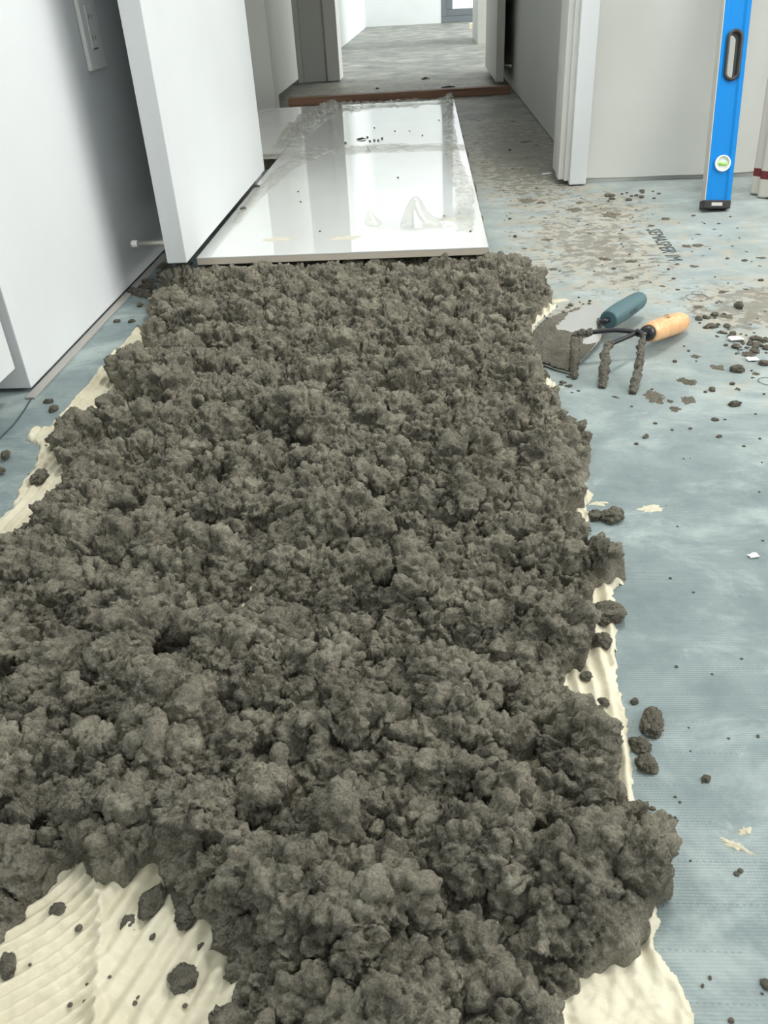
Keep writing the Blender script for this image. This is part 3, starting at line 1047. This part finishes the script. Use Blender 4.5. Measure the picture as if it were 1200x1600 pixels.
def disc(cx, cz, r, y0, y1, seg=36):
    bm = bmesh.new()
    a = [bm.verts.new((cx + r * math.cos(2 * PI * k / seg), y0, cz + r * math.sin(2 * PI * k / seg))) for k in range(seg)]
    b = [bm.verts.new((cx + r * math.cos(2 * PI * k / seg), y1, cz + r * math.sin(2 * PI * k / seg))) for k in range(seg)]
    for k in range(seg):
        bm.faces.new((a[k], a[(k + 1) % seg], b[(k + 1) % seg], b[k]))
    bm.faces.new(a[::-1])
    bm.faces.new(b)
    return bm


def circ(cx, cz, r, seg=36):
    return [(cx + r * math.cos(2 * PI * k / seg), cz + r * math.sin(2 * PI * k / seg)) for k in range(seg)]


VZ = 0.102
vial = obj('vial_housing', ring(circ(0.002, VZ, 0.0185), circ(0.002, VZ, 0.0150), -0.0150, -0.009), MWPL, lv, True)
obj('vial_backing', disc(0.002, VZ, 0.0152, -0.0115, -0.0095), MCLEAR, vial)
obj('vial_tube', tube([(-0.008, -0.0125, VZ - 0.001), (0.012, -0.0125, VZ - 0.001)], 0.0035, 12), MGREEN, vial, True)['label'] = 'green spirit tube'

# ------------------------------------------------------------------ rolled canvas at the right edge
cv = thing('canvas_roll', 'cream canvas bundle with a dark red stripe standing by the right wall', 'canvas', (0.905, 2.25, 0.001))
bm = bmesh.new()
NR, NS = 200, 72
rings = []
for i in range(NR):
    zz = 1.25 * i / (NR - 1)
    row = []
    for k in range(NS):
        a = 2 * PI * k / NS
        r = 0.075 + 0.007 * math.sin(a * 5 + 1.0 + zz * 1.2) + 0.004 * math.sin(a * 11 + zz * 3) + 0.004 * mnoise.noise(Vector((math.cos(a) * 2, math.sin(a) * 2, zz * 4)))
        r *= 1.0 - 0.02 * zz
        row.append(bm.verts.new((r * 1.0 * math.cos(a) + 0.02 * zz, r * 0.8 * math.sin(a) + 0.14 * zz, zz + (0.004 * mnoise.noise(Vector((math.cos(a) * 3, math.sin(a) * 3, 0))) + 0.003 if i == 0 else 0))))
    rings.append(row)
for i in range(NR - 1):
    for k in range(NS):
        bm.faces.new((rings[i][k], rings[i][(k + 1) % NS], rings[i + 1][(k + 1) % NS], rings[i + 1][k]))
bm.faces.new(rings[0][::-1])
bm.faces.new(rings[-1])
cl = obj('cloth', bm, MCANV, cv, True)
cl.data.materials.append(MRED)
for pl in cl.data.polygons:
    if 0.046 < pl.center.z < 0.0645 and len(pl.vertices) == 4:
        pl.material_index = 1

# protective sheet over the wall on the right
me = bpy.data.meshes.new('wall_sheeting')
nx, nz_ = 90, 60
V = []
for i in range(nz_):
    for j in range(nx):
        xx = 0.437 + (3.1 - 0.437) * (j / (nx - 1)) ** 1.5
        zz = 0.012 + 2.3 * (i / (nz_ - 1)) ** 1.3 + (0.003 * mnoise.noise(Vector((xx * 8, 0, 0))) if i == 0 else 0)
        yy = 2.479 + 0.006 * math.sin(xx * 15 + zz * 2.5) + 0.005 * mnoise.noise(Vector((xx * 5, zz * 4, 0)))
        V.append((xx, yy, zz))
me = grid_mesh('wall_sheeting', np.array(V, np.float32), nz_, nx, np.ones(len(V), bool))
o = link('wall_sheeting', me, MSHEET)
tag(o, 'loose white protective sheeting hanging over the wall behind the blue level', 'sheeting')

# ------------------------------------------------------------------ trowel
tw = thing('bucket_trowel', 'mortar-smeared steel trowel with a teal rubber handle beside the mortar', 'trowel', tuple(G(880, 530, 0)))
T0 = tw.location.copy()


def loc(px, py, z):
    return G(px, py, z) - T0


blade_px = [(934, 474, 0.020), (948, 486, 0.020), (943, 512, 0.018), (938, 530, 0.014), (915, 556, 0.009), (890, 582, 0.004), (868, 576, 0.004), (842, 566, 0.005), (824, 552, 0.007), (826, 536, 0.010), (834, 518, 0.014), (846, 502, 0.018), (888, 486, 0.021)]
out_pts = [loc(a, b, c) for a, b, c in blade_px]
bm = bmesh.new()
top = [bm.verts.new(q) for q in out_pts]
cen = sum(out_pts, Vector()) / len(out_pts)
bm.faces.new(top)
r = bmesh.ops.extrude_face_region(bm, geom=bm.faces[:])
for e in r['geom']:
    if isinstance(e, bmesh.types.BMVert):
        e.co.z -= 0.0014
bmesh.ops.triangulate(bm, faces=[f for f in bm.faces if len(f.verts) > 4])
obj('blade', bm, MSTEEL, tw)
# mortar on the blade: everything but the clean corner by the handle
bl2 = [(a[0], a[1]) for a in out_pts]
nn = 150
xs = np.linspace(min(a[0] for a in bl2) - 0.004, max(a[0] for a in bl2) + 0.004, nn)
ys = np.linspace(min(a[1] for a in bl2) - 0.004, max(a[1] for a in bl2) + 0.004, nn)
XX, YY = np.meshgrid(xs, ys)
x, y = XX.ravel(), YY.ravel()
A_ = np.array([[q.x, q.y, 1] for q in out_pts])
zc = np.linalg.lstsq(A_, np.array([q.z for q in out_pts]), rcond=None)[0]
zp = zc[0] * x + zc[1] * y + zc[2]
clean = [loc(a, b, 0.018) for a, b in ((868, 512), (890, 492), (925, 476), (960, 470), (960, 520), (935, 528), (910, 520))]
clean2 = [loc(a, b, 0.015) for a, b in ((912, 528), (940, 522), (935, 534), (915, 535))]
P2 = np.stack([x, y, 0 * x], 1)
s1 = poly_sd(x.astype(np.float32), y.astype(np.float32), [(q[0], q[1]) for q in out_pts]) + 0.0012 * fbm(P2 * 200, 3, 2)
s2 = -poly_sd(x.astype(np.float32), y.astype(np.float32), clean) + 0.004 * fbm(P2 * 120, 5, 3)
s3 = -poly_sd(x.astype(np.float32), y.astype(np.float32), clean2) + 0.003 * fbm(P2 * 120, 7, 3)
s = np.minimum(np.minimum(s1, s2), s3)
a_, _ = worley(P2 / 0.009, 3, True)
hh = (0.0012 + 0.0028 * np.clip(1 - a_, 0, 1) * np.clip(0.5 + fbm(P2 * 60, 9, 3), 0, 1) + 0.0008 * fbm(P2 * 300, 10, 2)) * np.clip(s / 0.003, 0, 1)
Pm = np.stack([x, y, zp + 0.0012 + hh], 1)
me = grid_mesh('mortar_coating', Pm, nn, nn, s > -0.0005)
mc = link('mortar_coating', me, MSMEAR, tw)
mc['label'] = 'grey mortar smeared over the blade'
h0, h1 = loc(950, 500, 0.034), loc(1001, 467, 0.030)
dh = (h1 - h0)
obj('tang', tube([loc(936, 500, 0.020), loc(941, 503, 0.032), h0 + dh * 0.03], [0.004, 0.0045, 0.005], 12, sub=5), MSTEELD, tw, True)
hd = tube([h0, h0 + dh * 0.02, h0 + dh * 0.15, h0 + dh * 0.4, h0 + dh * 0.75, h0 + dh * 0.9, h0 + dh * 0.98, h1 + dh * 0.01],
          [0.0125, 0.0150, 0.0162, 0.0168, 0.0158, 0.0150, 0.0125, 0.0070], 24, sub=3)
obj('handle', hd, MTEAL, tw, True)


def text_mesh(name, s, size, mat, parent, mtx, bold=0.0):
    cu = bpy.data.curves.new('t', 'FONT')
    cu.body = s
    cu.size = size
    cu.offset = bold
    cu.resolution_u = 2
    to = bpy.data.objects.new('t', cu)
    C.objects.link(to)
    dg = bpy.context.evaluated_depsgraph_get()
    me = bpy.data.meshes.new_from_object(to.evaluated_get(dg))
    bpy.data.objects.remove(to)
    me.transform(mtx)
    me.name = name
    return link(name, me, mat, parent)


# lettering on the lower right flank of the handle
ax = dh.normalized()
fn = (Vector((0, 0, CAM_H)) - (T0 + h0)).normalized()
side_v = (fn - ax * fn.dot(ax)).normalized()
low_v = ax.cross(side_v).normalized()
if low_v.z > 0:
    low_v = -low_v
nrm_v = (side_v * 0.75 + low_v * 0.66).normalized()
upv = nrm_v.cross(ax).normalized()
o0 = h0 + dh * 0.36 + nrm_v * 0.0172 - upv * 0.004
Mx = Matrix(((ax.x, upv.x, nrm_v.x, o0.x), (ax.y, upv.y, nrm_v.y, o0.y), (ax.z, upv.z, nrm_v.z, o0.z), (0, 0, 0, 1)))
text_mesh('printed_mark', 'PURA', 0.0125, MINK, tw, Mx)

# ------------------------------------------------------------------ hand fork
fk = thing('hand_fork', 'three-pronged hand fork with an orange wooden handle, prongs caked in mortar', 'hand fork', tuple(G(985, 560, 0)))
F0 = fk.location.copy()


def fl(px, py, z):
    return G(px, py, z) - F0


a0, a1 = fl(1013, 520, 0.034), fl(1064, 503, 0.0165)
dh = a1 - a0
obj('handle', tube([a0, a0 + dh * 0.02, a0 + dh * 0.10, a0 + dh * 0.35, a0 + dh * 0.8, a0 + dh * 0.95, a0 + dh * 1.04, a0 + dh * 1.08],
                   [0.0120, 0.0145, 0.0160, 0.0168, 0.0172, 0.0165, 0.0130, 0.0080], 26, sub=3), MOAK, fk, True)
obj('collar', tube([a0 - dh * 0.10, a0 - dh * 0.06, a0 + dh * 0.02, a0 + dh * 0.03], [0.0090, 0.0118, 0.0128, 0.0100], 22), MSTEELD, fk, True)['label'] = 'black steel collar'
hub = fl(993, 519, 0.040)
obj('shank', tube([a0 - dh * 0.02, a0 - dh * 0.14, hub], [0.0052, 0.0050, 0.0062], 14, sub=4), MSTEELD, fk, True)
tines = (
    [(993, 519, 0.040), (960, 516, 0.046), (925, 519, 0.047), (905, 521, 0.046), (899, 530, 0.038), (898, 555, 0.022), (897, 592, 0.001)],
    [(993, 521, 0.039), (972, 530, 0.042), (955, 537, 0.044), (947, 542, 0.041), (946, 562, 0.028), (943, 585, 0.014), (941, 606, 0.001)],
    [(993, 519, 0.040), (1000, 520, 0.042), (1004, 527, 0.042), (1002, 545, 0.034), (999, 570, 0.022), (993, 595, 0.010), (988, 615, 0.001)])
for k, tn in enumerate(tines):
    pts = [fl(*q) for q in tn]
    o = obj('prong', tube(pts, [0.0036, 0.0036, 0.0036, 0.0038, 0.0038, 0.0036, 0.0020], 14, sub=6), MSTEELD, fk, True)
    cake = obj('mortar_cake', tube(pts[2:] if k < 2 else pts[2:], [0.0046, 0.0054, 0.0066, 0.0074, 0.0038] if k < 2 else [0.0042, 0.0050, 0.0054, 0.0062, 0.0040], 26, 0.0036, k * 9.1, sub=26), MSMEAR, o, True)
    cake['label'] = 'caked grey mortar'
nv = ((Vector((0, 0, CAM_H)) - (F0 + a0)).normalized() + Vector((0, 0, 0.9))).normalized()
ax = dh.normalized()
nv = (nv - ax * nv.dot(ax)).normalized()
upv = nv.cross(ax).normalized()
o0 = a0 + dh * 0.42 + nv * 0.0176 + upv * 0.001
Mx = Matrix(((ax.x, upv.x, nv.x, o0.x), (ax.y, upv.y, nv.y, o0.y), (ax.z, upv.z, nv.z, o0.z), (0, 0, 0, 1)))
text_mesh('printed_mark', 'DT', 0.011, M('burnt_brown_mark', (0.20, 0.07, 0.03), 0.6), fk, Mx, 0.0004)

# ------------------------------------------------------------------ printing on the membrane
pa, pb = G(1018, 366, 0), G(1066, 414, 0)
g0 = G(1010, 358, 0.0007)
g1 = G(1048, 412, 0.0007)
dd = (g1 - g0)
dd.z = 0
L = dd.length
ax = dd.normalized()
up = Vector((-ax.y, ax.x, 0))
Mx = Matrix(((ax.x, up.x, 0, g0.x), (ax.y, up.y, 0, g0.y), (0, 0, 1, 0.0007), (0, 0, 0, 1)))
text_mesh('printed_text', 'SEMASPER IM', 0.0435, MINK, floor, Mx)


def floor_ring(px, py, r, wd):
    g = G(px, py, 0)
    bm = bmesh.new()
    seg = 48
    a = [bm.verts.new((g.x + r * math.cos(2 * PI * k / seg), g.y + r * math.sin(2 * PI * k / seg), 0.0007)) for k in range(seg)]
    b = [bm.verts.new((g.x + (r - wd) * math.cos(2 * PI * k / seg), g.y + (r - wd) * math.sin(2 * PI * k / seg), 0.0007)) for k in range(seg)]
    for k in range(seg):
        if mnoise.noise(Vector((k * 0.35, px * 0.1, 0))) > -0.28:
            bm.faces.new((a[k], a[(k + 1) % seg], b[(k + 1) % seg], b[k]))
    obj('printed_ring', bm, MINKF, floor)


floor_ring(1089, 465, 0.020, 0.0016)
floor_ring(1089, 458, 0.010, 0.0014)
floor_ring(1168, 551, 0.014, 0.0018)
floor_ring(1200, 596, 0.014, 0.0018)

# ------------------------------------------------------------------ loose mortar lumps
def lump_mesh(seed, sub=4, fine=1.0):
    bm = bmesh.new()
    bmesh.ops.create_icosphere(bm, subdivisions=sub, radius=1)
    co = np.array([v.co[:] for v in bm.verts], np.float64)
    nrm = co / np.linalg.norm(co, axis=1, keepdims=True)
    r = 1 + 0.22 * fbm(nrm * 1.2 + seed * 3.1, seed, 3)
    d_, rv_ = worley(nrm * 2.1 + seed * 7.7, seed + 5)
    r += 0.42 * (np.clip(1 - d_, 0, 1) - 0.5)
    d_, rv_ = worley(nrm * 5.0 + seed * 1.7, seed + 9)
    r += 0.17 * (np.clip(1 - d_, 0, 1) - 0.5) * (0.4 + rv_)
    if sub > 3:
        d_, rv_ = worley(nrm * 9.0, seed + 13)
        r += 0.13 * (np.clip(1 - 1.3 * d_, -0.2, 1) - 0.4) * (0.3 + rv_)
        d_, rv_ = worley(nrm * 19.0, seed + 17)
        r += 0.06 * (np.clip(1 - 1.3 * d_, -0.2, 1) - 0.4)
    co = nrm * r[:, None]
    co[:, 2] = np.maximum(co[:, 2] * 0.8, -0.45)
    co[:, 2] += 0.45
    for v, q in zip(bm.verts, co):
        v.co = q
    me = bpy.data.meshes.new('mortar_lump')
    bm.to_mesh(me)
    bm.free()
    for pl in me.polygons:
        pl.use_smooth = True
    return me


def place(me, name, px, py, rx, ry, rz, z, rot, label, cat, group=None):
    o = bpy.data.objects.new(name, me)
    C.objects.link(o)
    g = G(px, py, z)
    o.location = g
    o.scale = (rx, ry, rz)
    o.rotation_euler = (0, 0, rot)
    tag(o, label, cat, group)
    return o


def mm_at(px, py):
    q = G(px, py, 0.0) - Vector((0, 0, CAM_H))
    return q.dot(Vector(ROT[2])) / F_PX   # metres per pixel there


big = [lump_mesh(k + 1, 6) for k in range(5)]
mid = [lump_mesh(k + 21, 5) for k in range(5)]
sml = [lump_mesh(k + 41, 3) for k in range(4)]
# lump material works in object space, so use a coarser grain on the unit-size meshes
MLUMP = mat_mortar('mortar_lump', 0.018)
MLUMPF = mat_mortar('flattened_mortar', 0.018, (0.33, 0.305, 0.24), (0.19, 0.172, 0.132))
for m_ in big + mid + sml:
    m_.materials.append(MLUMP)
rnd = random.Random(5)
big_lumps = [
    (956, 806, 17, 15, 'dark crumbly mortar lump right of the pile, the larger of a pair'),
    (928, 805, 12, 10, 'smaller mortar lump of the pair right of the pile'),
    (948, 955, 20, 27, 'rounded mortar lump leaning on the right edge of the pile above the combed adhesive'),
    (940, 1000, 14, 16, 'knobbly mortar lump on the combed adhesive right of the pile'),
    (1018, 1128, 25, 16, 'wide loose mortar lump on the blue floor right of the near pile'),
    (1000, 1164, 15, 13, 'mortar lump just below the wide loose one'),
    (1010, 1193, 14, 16, 'elongated mortar lump trailing below the wide loose one'),
    (916, 1056, 9, 8, 'small mortar lump near the top of the combed adhesive strip'),
    (943, 1096, 8, 7, 'small mortar lump midway down the combed adhesive strip'),
    (1103, 1216, 7, 6, 'tiny mortar lump alone on the blue floor at lower right'),
    (1044, 1278, 6, 8, 'tiny mortar lump on the floor right of the bulging pile edge'),
    (991, 1096, 6, 5, 'tiny mortar lump on the floor above the wide loose one'),
    (1151, 577, 10, 8, 'round dark mortar lump on the floor right of the hand fork'),
    (1154, 478, 10, 6, 'pointed dark mortar lump on the trodden floor right of the wooden handle'),
    (1148, 632, 9, 5, 'low mortar lump below the round one on the right'),
    (1197, 1537, 8, 9, 'mortar lump cut off by the right edge near the bottom'),
    (76, 628, 7, 4, 'flat mortar lump near the left wall corner, the upper of two'),
    (85, 640, 9, 4, 'flat mortar lump near the left wall corner, the lower of two'),
    (9, 711, 10, 6, 'mortar lump at the left edge of the photo on the blue floor'),
    (1, 735, 6, 7, 'mortar lump half cut off by the left edge'),
    (62, 748, 17, 9, 'flat dark mortar lump lying on the adhesive left of the pile'),
    (76, 687, 5, 5, 'small mortar lump at the root of the adhesive tongue'),
    (219, 477, 6, 4, 'mortar lump on the blue strip between the left wall and pile'),
    (206, 502, 5, 4, 'small mortar lump below the one between left wall and pile'),
    (183, 502, 5, 4, 'small mortar lump near the left wall base strip'),
    (91, 1420, 12, 10, 'small mortar lump on the swirled adhesive at lower left'),
    (201, 1440, 10, 11, 'small mortar lump on the adhesive ridges left of centre bottom'),
    (287, 1526, 19, 21, 'star shaped mortar lump on the adhesive ridges at the bottom'),
    (240, 1408, 26, 18, 'rounded mortar lump fallen from the pile onto the adhesive ridges'),
    (298, 1422, 24, 20, 'large rounded mortar lump hanging on the pile edge above the ridges'),
    (316, 1480, 7, 7, 'small mortar lump next to the pile on the ridges'),
    (14, 1508, 18, 12, 'mortar lump at the left edge on the swirled adhesive'),
    (848, 588, 13, 9, 'mortar lump between the pile and the trowel blade'),
    (160, 1352, 30, 18, 'crusty mortar lump on the upper edge of the bare adhesive patch'),
]
for k, (px, py, rx, ry, lab) in enumerate(big_lumps):
    s = mm_at(px, py)
    me = (big if rx > 12 else mid)[k % 5]
    r = rx * s
    el = min(max(ry / rx, 0.6), 1.25)
    on = 0.0035 if px < 330 and (py > 1340 or 670 < py < 760) or 890 < px < 965 and 930 < py < 1110 else 0.0
    place(me, 'mortar_lump', px, py + ry * 0.3, r * 0.92, r * 0.92 * el, r * 0.72 * (0.7 + 0.3 * el), on, rnd.uniform(0, 6), lab, 'mortar lump')

SMALLG = 'small mortar crumbs scattered on the blue floor'
SMALLL = 'tiny grey mortar crumb lying loose on the floor'


def scatter(n, x0, x1, y0, y1, s0, s1, seed, group, label, z=0.0, name='mortar_crumb', fl=1.0, mats=None, ok=None, cat='mortar crumb'):
    rn = random.Random(seed)
    k = 0
    tries = 0
    while k < n and tries < 20000:
        tries += 1
        px, py = rn.uniform(x0, x1), rn.uniform(y0, y1)
        if ok and not ok(px, py):
            continue
        s = s0 + (s1 - s0) * rn.random() ** 2.5
        o = bpy.data.objects.new(name, mats[k % len(mats)])
        C.objects.link(o)
        g = G(px, py, z)
        o.location = g
        o.scale = (s * rn.uniform(0.8, 1.4), s * rn.uniform(0.8, 1.3), s * rn.uniform(0.6, 0.9) * fl)
        o.rotation_euler = (0, 0, rn.uniform(0, 6.3))
        tag(o, label, cat, group)
        k += 1


def inpoly(poly):
    def f(px, py):
        ins = False
        n = len(poly)
        for i in range(n):
            ax_, ay_ = poly[i]
            bx_, by_ = poly[(i + 1) % n]
            if (ay_ > py) != (by_ > py) and px < (bx_ - ax_) * (py - ay_) / (by_ - ay_) + ax_:
                ins = not ins
        return ins
    return f


free = inpoly([(778, 230), (866, 225), (880, 296), (1090, 335), (1200, 335), (1200, 700), (930, 760), (935, 660), (885, 620), (920, 590), (1010, 600), (1090, 520), (1080, 480), (1010, 445), (930, 462), (880, 470), (860, 420), (790, 395)])
scatter(85, 780, 1200, 230, 700, 0.0015, 0.0042, 1, SMALLG, SMALLL, mats=sml, ok=free)
scatter(30, 990, 1200, 700, 1600, 0.0007, 0.0015, 2, SMALLG, SMALLL, mats=sml, ok=lambda a, b: a > 1000 + max(0, (b - 1250)) * 0.3)
trail = inpoly([(1085, 498), (1120, 492), (1150, 520), (1200, 530), (1200, 575), (1165, 560), (1130, 525), (1095, 512)])
scatter(75, 1080, 1200, 490, 580, 0.0016, 0.0060, 3, 'mortar rubble trail right of the wooden handle', 'mortar crumb in the rubble trail right of the orange wooden handle', mats=sml, ok=trail)
under = inpoly([(203, 458), (262, 412), (300, 412), (250, 440), (235, 470), (215, 465)])
scatter(55, 200, 300, 405, 470, 0.003, 0.009, 4, 'mortar crumbs under the open door', 'mortar crumb on the floor below the open white door', mats=mid, ok=under)
thinl = inpoly([(10, 1470), (120, 1390), (240, 1400), (300, 1460), (310, 1590), (20, 1590)])
scatter(16, 10, 310, 1390, 1590, 0.0008, 0.0026, 6, 'mortar crumbs on the bottom left adhesive', 'tiny mortar crumb on the cream adhesive at bottom left', z=0.004, mats=sml, ok=thinl)
thinl = inpoly([(60, 700), (90, 690), (80, 740), (60, 780), (35, 770)])
scatter(7, 30, 95, 690, 780, 0.0012, 0.0024, 7, 'mortar crumbs on the left adhesive', 'tiny mortar crumb on the cream adhesive left of the pile', z=0.0035, mats=sml, ok=thinl)
rim = inpoly([(870, 476), (925, 468), (925, 478), (850, 500)])
scatter(10, 850, 930, 465, 500, 0.002, 0.005, 8, 'mortar crumbs behind the trowel', 'mortar crumb behind the trowel blade', mats=sml, ok=rim)
rim = inpoly([(868, 580), (918, 585), (915, 602), (870, 606)])
scatter(7, 860, 920, 580, 606, 0.002, 0.005, 9, 'mortar crumbs in front of the trowel', 'mortar crumb in front of the trowel blade and prongs', mats=sml, ok=rim)
row = inpoly([(945, 300), (1030, 297), (1030, 312), (950, 318)])
scatter(16, 940, 1035, 296, 320, 0.003, 0.0075, 10, 'mortar crumbs below the wall sheeting', 'dark mortar crumb on the floor in front of the wall sheeting', mats=sml, ok=row)
# crumbs along the pile's right foot
foot = [(890, 790, 940, 830), (950, 1260, 1040, 1290), (880, 1040, 915, 1100), (900, 895, 965, 915)]
for k, (a, b, c_, d_) in enumerate(foot):
    scatter(6, a, c_, b, d_, 0.001, 0.003, 30 + k, 'mortar crumbs at the right foot of the pile', 'mortar crumb at the right foot of the mortar pile', z=0.003, mats=sml)
# crumbs on the pile, a skin of loose crumbs
# flattened pieces trodden on the floor
flatm = []
for k in range(6):
    bm = bmesh.new()
    NA, NB = 56, 9
    cc = bm.verts.new((0, 0, 1))
    prev = None
    for j in range(1, NB + 1):
        u = j / NB
        cur = []
        for i_ in range(NA):
            a = 2 * PI * i_ / NA
            v = Vector((math.cos(a), math.sin(a), 0))
            rr_ = 0.78 + 0.42 * mnoise.noise(v * 1.3 + Vector((k * 5, 0, 0))) + 0.30 * mnoise.noise(v * 3.1 + Vector((0, k * 5, 0))) + 0.16 * mnoise.noise(v * 8 + Vector((0, 0, k)))
            q = v * rr_ * u
            hz = (1 - u ** 6) * (0.75 + 0.6 * mnoise.noise(q * 4 + Vector((k, k, 0))) + 0.4 * mnoise.noise(q * 11))
            cur.append(bm.verts.new((q.x, q.y, max(hz, 0.02))))
        for i_ in range(NA):
            if prev is None:
                bm.faces.new((cc, cur[i_], cur[(i_ + 1) % NA]))
            else:
                bm.faces.new((prev[i_], cur[i_], cur[(i_ + 1) % NA], prev[(i_ + 1) % NA]))
        prev = cur
    m_ = bpy.data.meshes.new('mortar_patch')
    bm.to_mesh(m_)
    bm.free()
    for pl in m_.polygons:
        pl.use_smooth = True
    m_.materials.append(MLUMPF)
    flatm.append(m_)
named = [(823, 314, 15, 'flat oval mortar patch on the floor near the doorway casing'), (898, 328, 14, 'flat grey mortar patch on the floor below the casing'), (955, 336, 17, 'long flat mortar patch in front of the sheeted wall'),
         (846, 317, 8, 'small flat mortar patch beside the oval one'), (1040, 342, 8, 'thin flat mortar patch left of the level foot'), (985, 409, 8, 'reddish flat mortar patch left of the printed text'),
         (1090, 384, 9, 'flat mortar flake right of the printed text, the right one of two'), (1073, 385, 8, 'flat mortar flake right of the printed text, the left one of two'), (945, 405, 9, 'flat mortar patch midway between casing and trowel'),
         (1170, 553, 12, 'broad flat mortar flake at the end of the rubble trail'), (1078, 598, 12, 'thin mortar smear on the floor below the fork handle'), (820, 222, 9, 'flat dark mortar patch on the corridor floor')]
for k, (px, py, r, lab) in enumerate(named):
    s = mm_at(px, py)
    o = place(flatm[k % 6], 'mortar_patch', px, py, r * s * 1.15, r * s * 1.1, 0.0022, 0.0, rnd.uniform(0, 6), lab, 'mortar patch')
scatter(70, 745, 1200, 170, 640, 0.003, 0.014, 12, 'trodden mortar patches on the right floor', 'thin trodden patch of dried mortar on the blue floor', mats=flatm, name='mortar_patch', fl=0.0, ok=lambda a, b: free(a, b) or (735 + (b - 160) * 0.2 < a < 790 + (b - 150) * 1.05 and 165 < b < 235), cat='mortar patch')
for o in C.objects:
    if o.name.startswith('mortar_patch') and o.scale.z < 0.001:
        o.scale.z = 0.0009

# dark scrap on the tile, dark leaves near the timber, paper scraps
def scrap(px, py, z, r, mat, seed, name, label, cat, h=0.004, n=11, group=None):
    g = G(px, py, z)
    bm = bmesh.new()
    cv_ = bm.verts.new((0, 0, h))
    ring_ = []
    for k in range(n):
        a = 2 * PI * k / n
        rr_ = r * (0.55 + 0.9 * abs(mnoise.noise(Vector((math.cos(a) * 2, math.sin(a) * 2, seed)))))
        ring_.append(bm.verts.new((rr_ * math.cos(a) * 1.5, rr_ * math.sin(a), 0.0006 + h * abs(mnoise.noise(Vector((a * 2, seed, 1)))))))
    for k in range(n):
        bm.faces.new((cv_, ring_[k], ring_[(k + 1) % n]))
    r_e = bmesh.ops.extrude_face_region(bm, geom=bm.faces[:])
    for e in r_e['geom']:
        if isinstance(e, bmesh.types.BMVert):
            e.co.z += 0.0012
    o = obj(name, bm, mat)
    o.location = g
    tag(o, label, cat, group)
    return o


scrap(566, 218, zt, 0.013, MLEAF, 1, 'dark_scrap', 'black scrap lying on the second tile beyond the film band', 'scrap', 0.006)
for k, (a, b) in enumerate(((540, 224), (578, 221), (585, 220), (591, 220), (597, 217), (574, 215))):
    place(sml[k % 4], 'dark_crumb', a, b, 0.0035, 0.0035, 0.0035, zt, k, 'tiny dark crumb beside the black scrap on the tile', 'crumb', 'dark crumbs on the second tile')
for k, (a, b) in enumerate(((466, 300), (470, 316), (622, 278), (500, 362), (735, 362), (694, 338), (585, 200), (640, 205), (660, 212), (617, 205), (686, 188))):
    place(sml[k % 4], 'dark_crumb', a, b, 0.0022, 0.0022, 0.0022, zt, k, 'tiny dark speck of mortar on the glossy tiles', 'crumb', 'specks on the glossy tiles')
for k, (a, b) in enumerate(((374, 287), (367, 295), (402, 292), (380, 327))):
    place(mid[k % 4], 'mortar_crumb', a, b, 0.006, 0.006, 0.004, zt, k, 'mortar crumb on the tile edge beside the open door', 'mortar crumb', 'mortar crumbs on the tile by the door')
scrap(665, 124, 0, 0.026, MLEAF, 4, 'dark_scrap', 'small black scrap on the far room floor', 'scrap', 0.012)
scrap(702, 137, 0.0365, 0.030, MLEAF, 6, 'dark_scrap', 'black scrap resting on the brown timber batten', 'scrap', 0.008)
scrap(590, 139, 0, 0.012, MLEAF, 7, 'dark_scrap', 'tiny black scrap in front of the timber, left of centre', 'scrap', 0.006)
scrap(855, 272, 0, 0.012, MPAPER, 9, 'paper_scrap', 'white paper scrap on the floor left of the casing', 'paper scrap', 0.002)
scrap(1150, 530, 0.002, 0.012, MPAPER, 3, 'paper_scrap', 'curved white paper scrap in the rubble trail', 'paper scrap', 0.004)
scrap(1176, 562, 0.001, 0.009, MPAPER, 5, 'paper_scrap', 'white chip beside the broad flat mortar flake', 'paper scrap', 0.002)
scrap(1178, 870, 0.0, 0.005, MPAPER, 11, 'paper_scrap', 'tiny pale curl on the blue floor at far right', 'paper scrap', 0.002)
# adhesive splashes on the floor at the right
def jagged(name, mat, px, py, z, rx, ry, rz, k, rot, label, cat):
    m_ = flatm[k % 6].copy()
    m_.materials.clear()
    m_.materials.append(mat)
    place(m_, name, px, py, rx, ry, rz, z, rot, label, cat)


for k, (a, b, r_x, r_y) in enumerate(((1018, 795, 0.018, 0.008), (935, 787, 0.012, 0.006), (1164, 1299, 0.006, 0.004), (1150, 1322, 0.012, 0.004), (868, 606, 0.012, 0.005), (872, 470, 0.022, 0.012))):
    jagged('adhesive_splash', MTHIN, a, b, 0.0, r_x, r_y, 0.0012, k, [0.1, 0.0, 0.3, -0.5, 0.1, 0.2][k],
           ['cream adhesive splash right of the lump pair', 'thin cream adhesive splash touching the pile above the lump pair', 'small cream adhesive dab on the blue floor at lower right, the upper one',
            'streaky cream adhesive dab on the blue floor at lower right, the lower one', 'cream adhesive dab below the trowel blade', 'cream adhesive splash at the top right of the pile'][k], 'adhesive splash')
for k, (a, b, r_x, r_y, lab) in enumerate(((540, 372, 0.036, 0.022, 'sandy streak of dried mortar at the front of the glossy tile, left of centre'), (705, 342, 0.032, 0.012, 'sandy streak of dried mortar beside the peaked film flap'),
                                           (432, 374, 0.040, 0.018, 'faint sandy streak along the front edge of the tile near its left corner'), (722, 340, 0.014, 0.008, 'small sandy spot right of the streak near the right corner of the front tile'))):
    jagged('mortar_streak', MSAND, a, b, 0.0505, r_x, r_y, 0.0005, k + 2, 0.1, lab, 'mortar streak')
